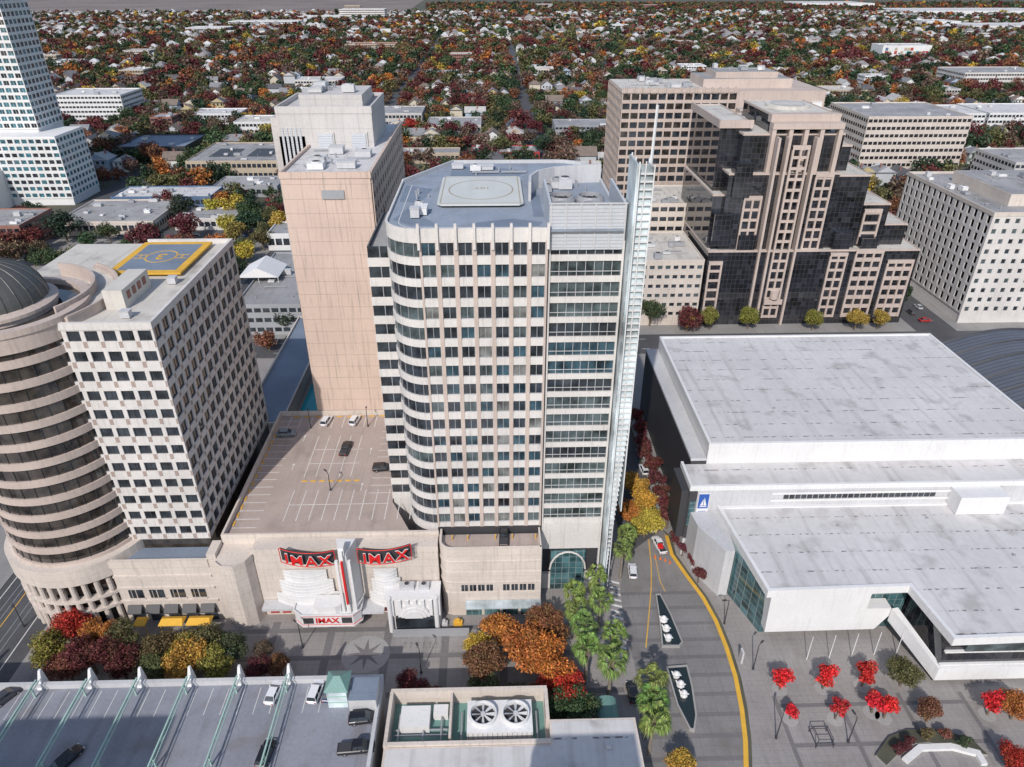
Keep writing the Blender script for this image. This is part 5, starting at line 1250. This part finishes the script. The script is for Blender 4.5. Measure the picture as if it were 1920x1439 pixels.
for x,yy,px,py,s_ in hi:
    k=rnd.randrange(3); wc=rnd.choice(WC[:3]+WC); rc=rnd.choice(RC)
    lab='%s house with %s roof %s, %s'%(wc[0],rc[0],zone(px),row(py))
    o=inst(HP[k],(x,yy,0),(0 if s_>0 else math.pi)+rnd.choice([0,0,math.pi/2]),rnd.uniform(1.1,1.45),lab,lab.replace(' house','s houses').replace('with','having'),'house')
    for ch in o.children:
        if ch.name.startswith('wall'): ch.color=wc[1]+(1,)
        if ch.name.startswith('roof'): ch.color=rc[1]+(1,)
    occ(x-5,x+5,yy-12,yy+5)
hm=MB()
for x,yy,px,py,s_ in lo:
    w,d,h,rh=HD[rnd.randrange(3)]; k=rnd.uniform(1.1,1.5)*(1.25 if yy>1500 else 1); w,d,h,rh=w*k,d*k,h*k,rh*k
    if rnd.random()<.5: w,d=d,w
    m_=1 if rnd.random()<.65 else 2
    if rnd.random()<.2: hm.box(x-w/2,x+w/2,yy-d/2,yy+d/2,0,h,0,2)
    else:
        hm.box(x-w/2,x+w/2,yy-d/2,yy+d/2,0,h-.05,0)
        hm.idx([(x-w/2-.5,yy-d/2-.5,h-.2),(x+w/2+.5,yy-d/2-.5,h-.2),(x+w/2+.5,yy+d/2+.5,h-.2),(x-w/2-.5,yy+d/2+.5,h-.2),(x-.1*w,yy,h+rh),(x+.1*w,yy,h+rh)],[(0,1,5,4),(1,2,5),(2,3,4,5),(3,0,4)],m_)
    if yy<1500: occ(x-4,x+4,yy-9,yy+4)
hm.build('distant_houses',[M['housewhite'],M['houseroof'],M['houseroof2']],kind='stuff',label='distant pale houses spread through the autumn trees towards the horizon',cat='houses')
pal=[('maroon',.19),('rust',.14),('brown',.18),('orange',.035),('yellow',.025),('olive',.18),('green',.14),('dark green',.18)]
def pick():
    t=rnd.random()*sum(p[1] for p in pal)
    for n_,p in pal:
        t-=p
        if t<=0: return n_
    return 'olive'
GRID={}
for b in OCC:
    for gx in range(int((b[0]-4)//40),int((b[1]+4)//40)+1):
        for gy in range(int((b[2]-4)//40),int((b[3]+4)//40)+1): GRID.setdefault((gx,gy),[]).append(b)
def free2(x,y,r):
    for a,b,c,d in GRID.get((int(x//40),int(y//40)),()):
        if a-r<x<b+r and c-r<y<d+r: return False
    return True
pts=[]
y=250.0
while y<3600:
    stp=10.2 if y<900 else (12.5 if y<1600 else 16)
    x0=P(-30,proj(0,y)[1])[0]; x1=P(1950,proj(0,y)[1])[0]; x=x0
    while x<x1:
        xx=x+rnd.uniform(-5,5); yy=y+rnd.uniform(-5,5); x+=stp
        dn=math.sin(xx*.011+1.3)*math.sin(yy*.008)+.3*math.sin(xx*.05)
        p_=.85+.15*dn if yy>430 else .46
        if yy>1700: p_=.72+.25*dn
        if yy>2400: p_*=.6
        if rnd.random()>p_: continue
        if yy<1900 and (min(abs(xx-a) for a in YR)<7.5 or min(abs(yy-b) for b in XR)<5.0): continue
        if not free2(xx,yy,2.8): continue
        if yy>2750 and proj(xx,yy)[0]<800: continue
        pts.append((xx,yy))
    y+=stp
EX=[(60,405,'dark green',1.0),(78,400,'dark green',.9),(45,345,'rust',1.2),(100,312,'brown',1.3),(150,300,'brown',1.3),(190,330,'rust',1.1),(290,295,'rust',1.5),(240,310,'brown',1.0),(405,240,'brown',1.3),(440,435,'yellow green',1),(455,470,'yellow',.9),(520,418,'yellow',1.1),(470,400,'dark green',1.2),(490,445,'olive',.9),(310,372,'maroon',1),(420,370,'orange',.9),(365,385,'orange',.6),(500,240,'yellow',.9),(770,240,'red',1.2),(840,245,'maroon',1.2),(880,240,'maroon',1),(940,275,'olive',1.3),(1020,278,'dark green',1.4),(710,175,'red',1.1),(725,150,'orange',1.3),(1005,240,'maroon',1.2),(1070,285,'rust',1.1),(760,290,'rust',.7),(545,98,'yellow',1.2),(530,590,'dark green',.9),(500,625,'rust',.7),(1850,235,'red',1),(1890,215,'red',1)]
for i,(px,py,cl,s_) in enumerate(EX):
    x,y=P(px,py,7); l_='%s tree standing out %s, %s'%(cl,zone(px),row(py)); o=inst(rnd.choice(far),(x,y,0),rnd.uniform(0,6),s_,l_,l_.replace('tree','trees'),'tree'); trectint(o,TC[cl])
pts.sort(key=lambda p:p[1])
vis=[p for p in pts if -20<proj(p[0],p[1],8)[0]<1940]
ind=vis[:205]; rest=vis[205:]
for x,y in ind:
    cl=pick(); px,py=proj(x,y,7); l_='%s tree %s, %s'%(cl,zone(px),row(py))
    o=inst(rnd.choice(far),(x,y,0),rnd.uniform(0,6),rnd.uniform(.65,1.3),l_,l_.replace('tree','trees'),'tree'); trectint(o,TC[cl])
base=[crown(100+s,7.6,11.5,640,.75,.8,14) for s in range(6)]; base2=[crown(200+s,8.6,12,230,1.35,.5,10) for s in range(6)]; base3=[crown(300+s,9.5,10.5,66,2.4,.5,6) for s in range(6)]
V=[];C=[]
for x,y in rest:
    b=(base if y<900 else base2 if y<1700 else base3)[rnd.randrange(6)]; a=rnd.uniform(0,6.28); s_=rnd.uniform(.5,1.45)*(1 if y<1700 else 1.15); ca,sa=math.cos(a)*s_,math.sin(a)*s_
    v=np.stack([b[:,0]*ca-b[:,1]*sa+x,b[:,0]*sa+b[:,1]*ca+y,b[:,2]*s_*rnd.uniform(.75,1.2)],1); V.append(v)
    c=TC[pick()]; j=rnd.uniform(.75,1.25); C.append(np.tile(np.array([c[0]*j,c[1]*j,c[2]*j,1]),(len(v),1)))
V=np.concatenate(V); C=np.concatenate(C)
o=bpy.data.objects.new('tree_canopy',npmesh('tree_canopy',V,M['leafstuff'],C)); COL.objects.link(o); o['kind']='stuff'; o['label']='distant autumn tree canopy over the town'; o['category']='trees'
for p in near+small+far+palms+list(CP.values())+[LP,LPs]+HP: kill(p)
# ============================================================ LIGHT, SKY, CAMERA
wd=bpy.data.worlds.new('World'); scene.world=wd; wd.use_nodes=True; nt=wd.node_tree
sk=nt.nodes.new('ShaderNodeTexSky'); sk.sky_type='NISHITA'; sk.sun_disc=False
EL=math.radians(40); AZ=math.radians(197)
sk.sun_elevation=EL; sk.sun_rotation=AZ
bg=nt.nodes['Background']; bg.inputs['Strength'].default_value=.145; nt.links.new(sk.outputs[0],bg.inputs['Color'])
sl=bpy.data.lights.new('sun','SUN'); sl.energy=3.35; sl.angle=math.radians(.6); sl.color=(1,.945,.89)
so=bpy.data.objects.new('sun',sl); COL.objects.link(so)
from mathutils import Vector
sd=Vector((math.sin(AZ)*math.cos(EL),math.cos(AZ)*math.cos(EL),math.sin(EL)))
so.rotation_euler=(-sd).to_track_quat('-Z','Y').to_euler()
cam=bpy.data.cameras.new('camera'); co=bpy.data.objects.new('camera',cam); COL.objects.link(co)
cam.sensor_width=36; cam.lens=F/1920*36; cam.clip_start=1; cam.clip_end=20000
co.location=(0,0,CH); co.rotation_euler=(math.radians(60),0,-PSI); scene.camera=co
scene.view_settings.view_transform='Standard'; scene.view_settings.look='None'; scene.view_settings.exposure=0
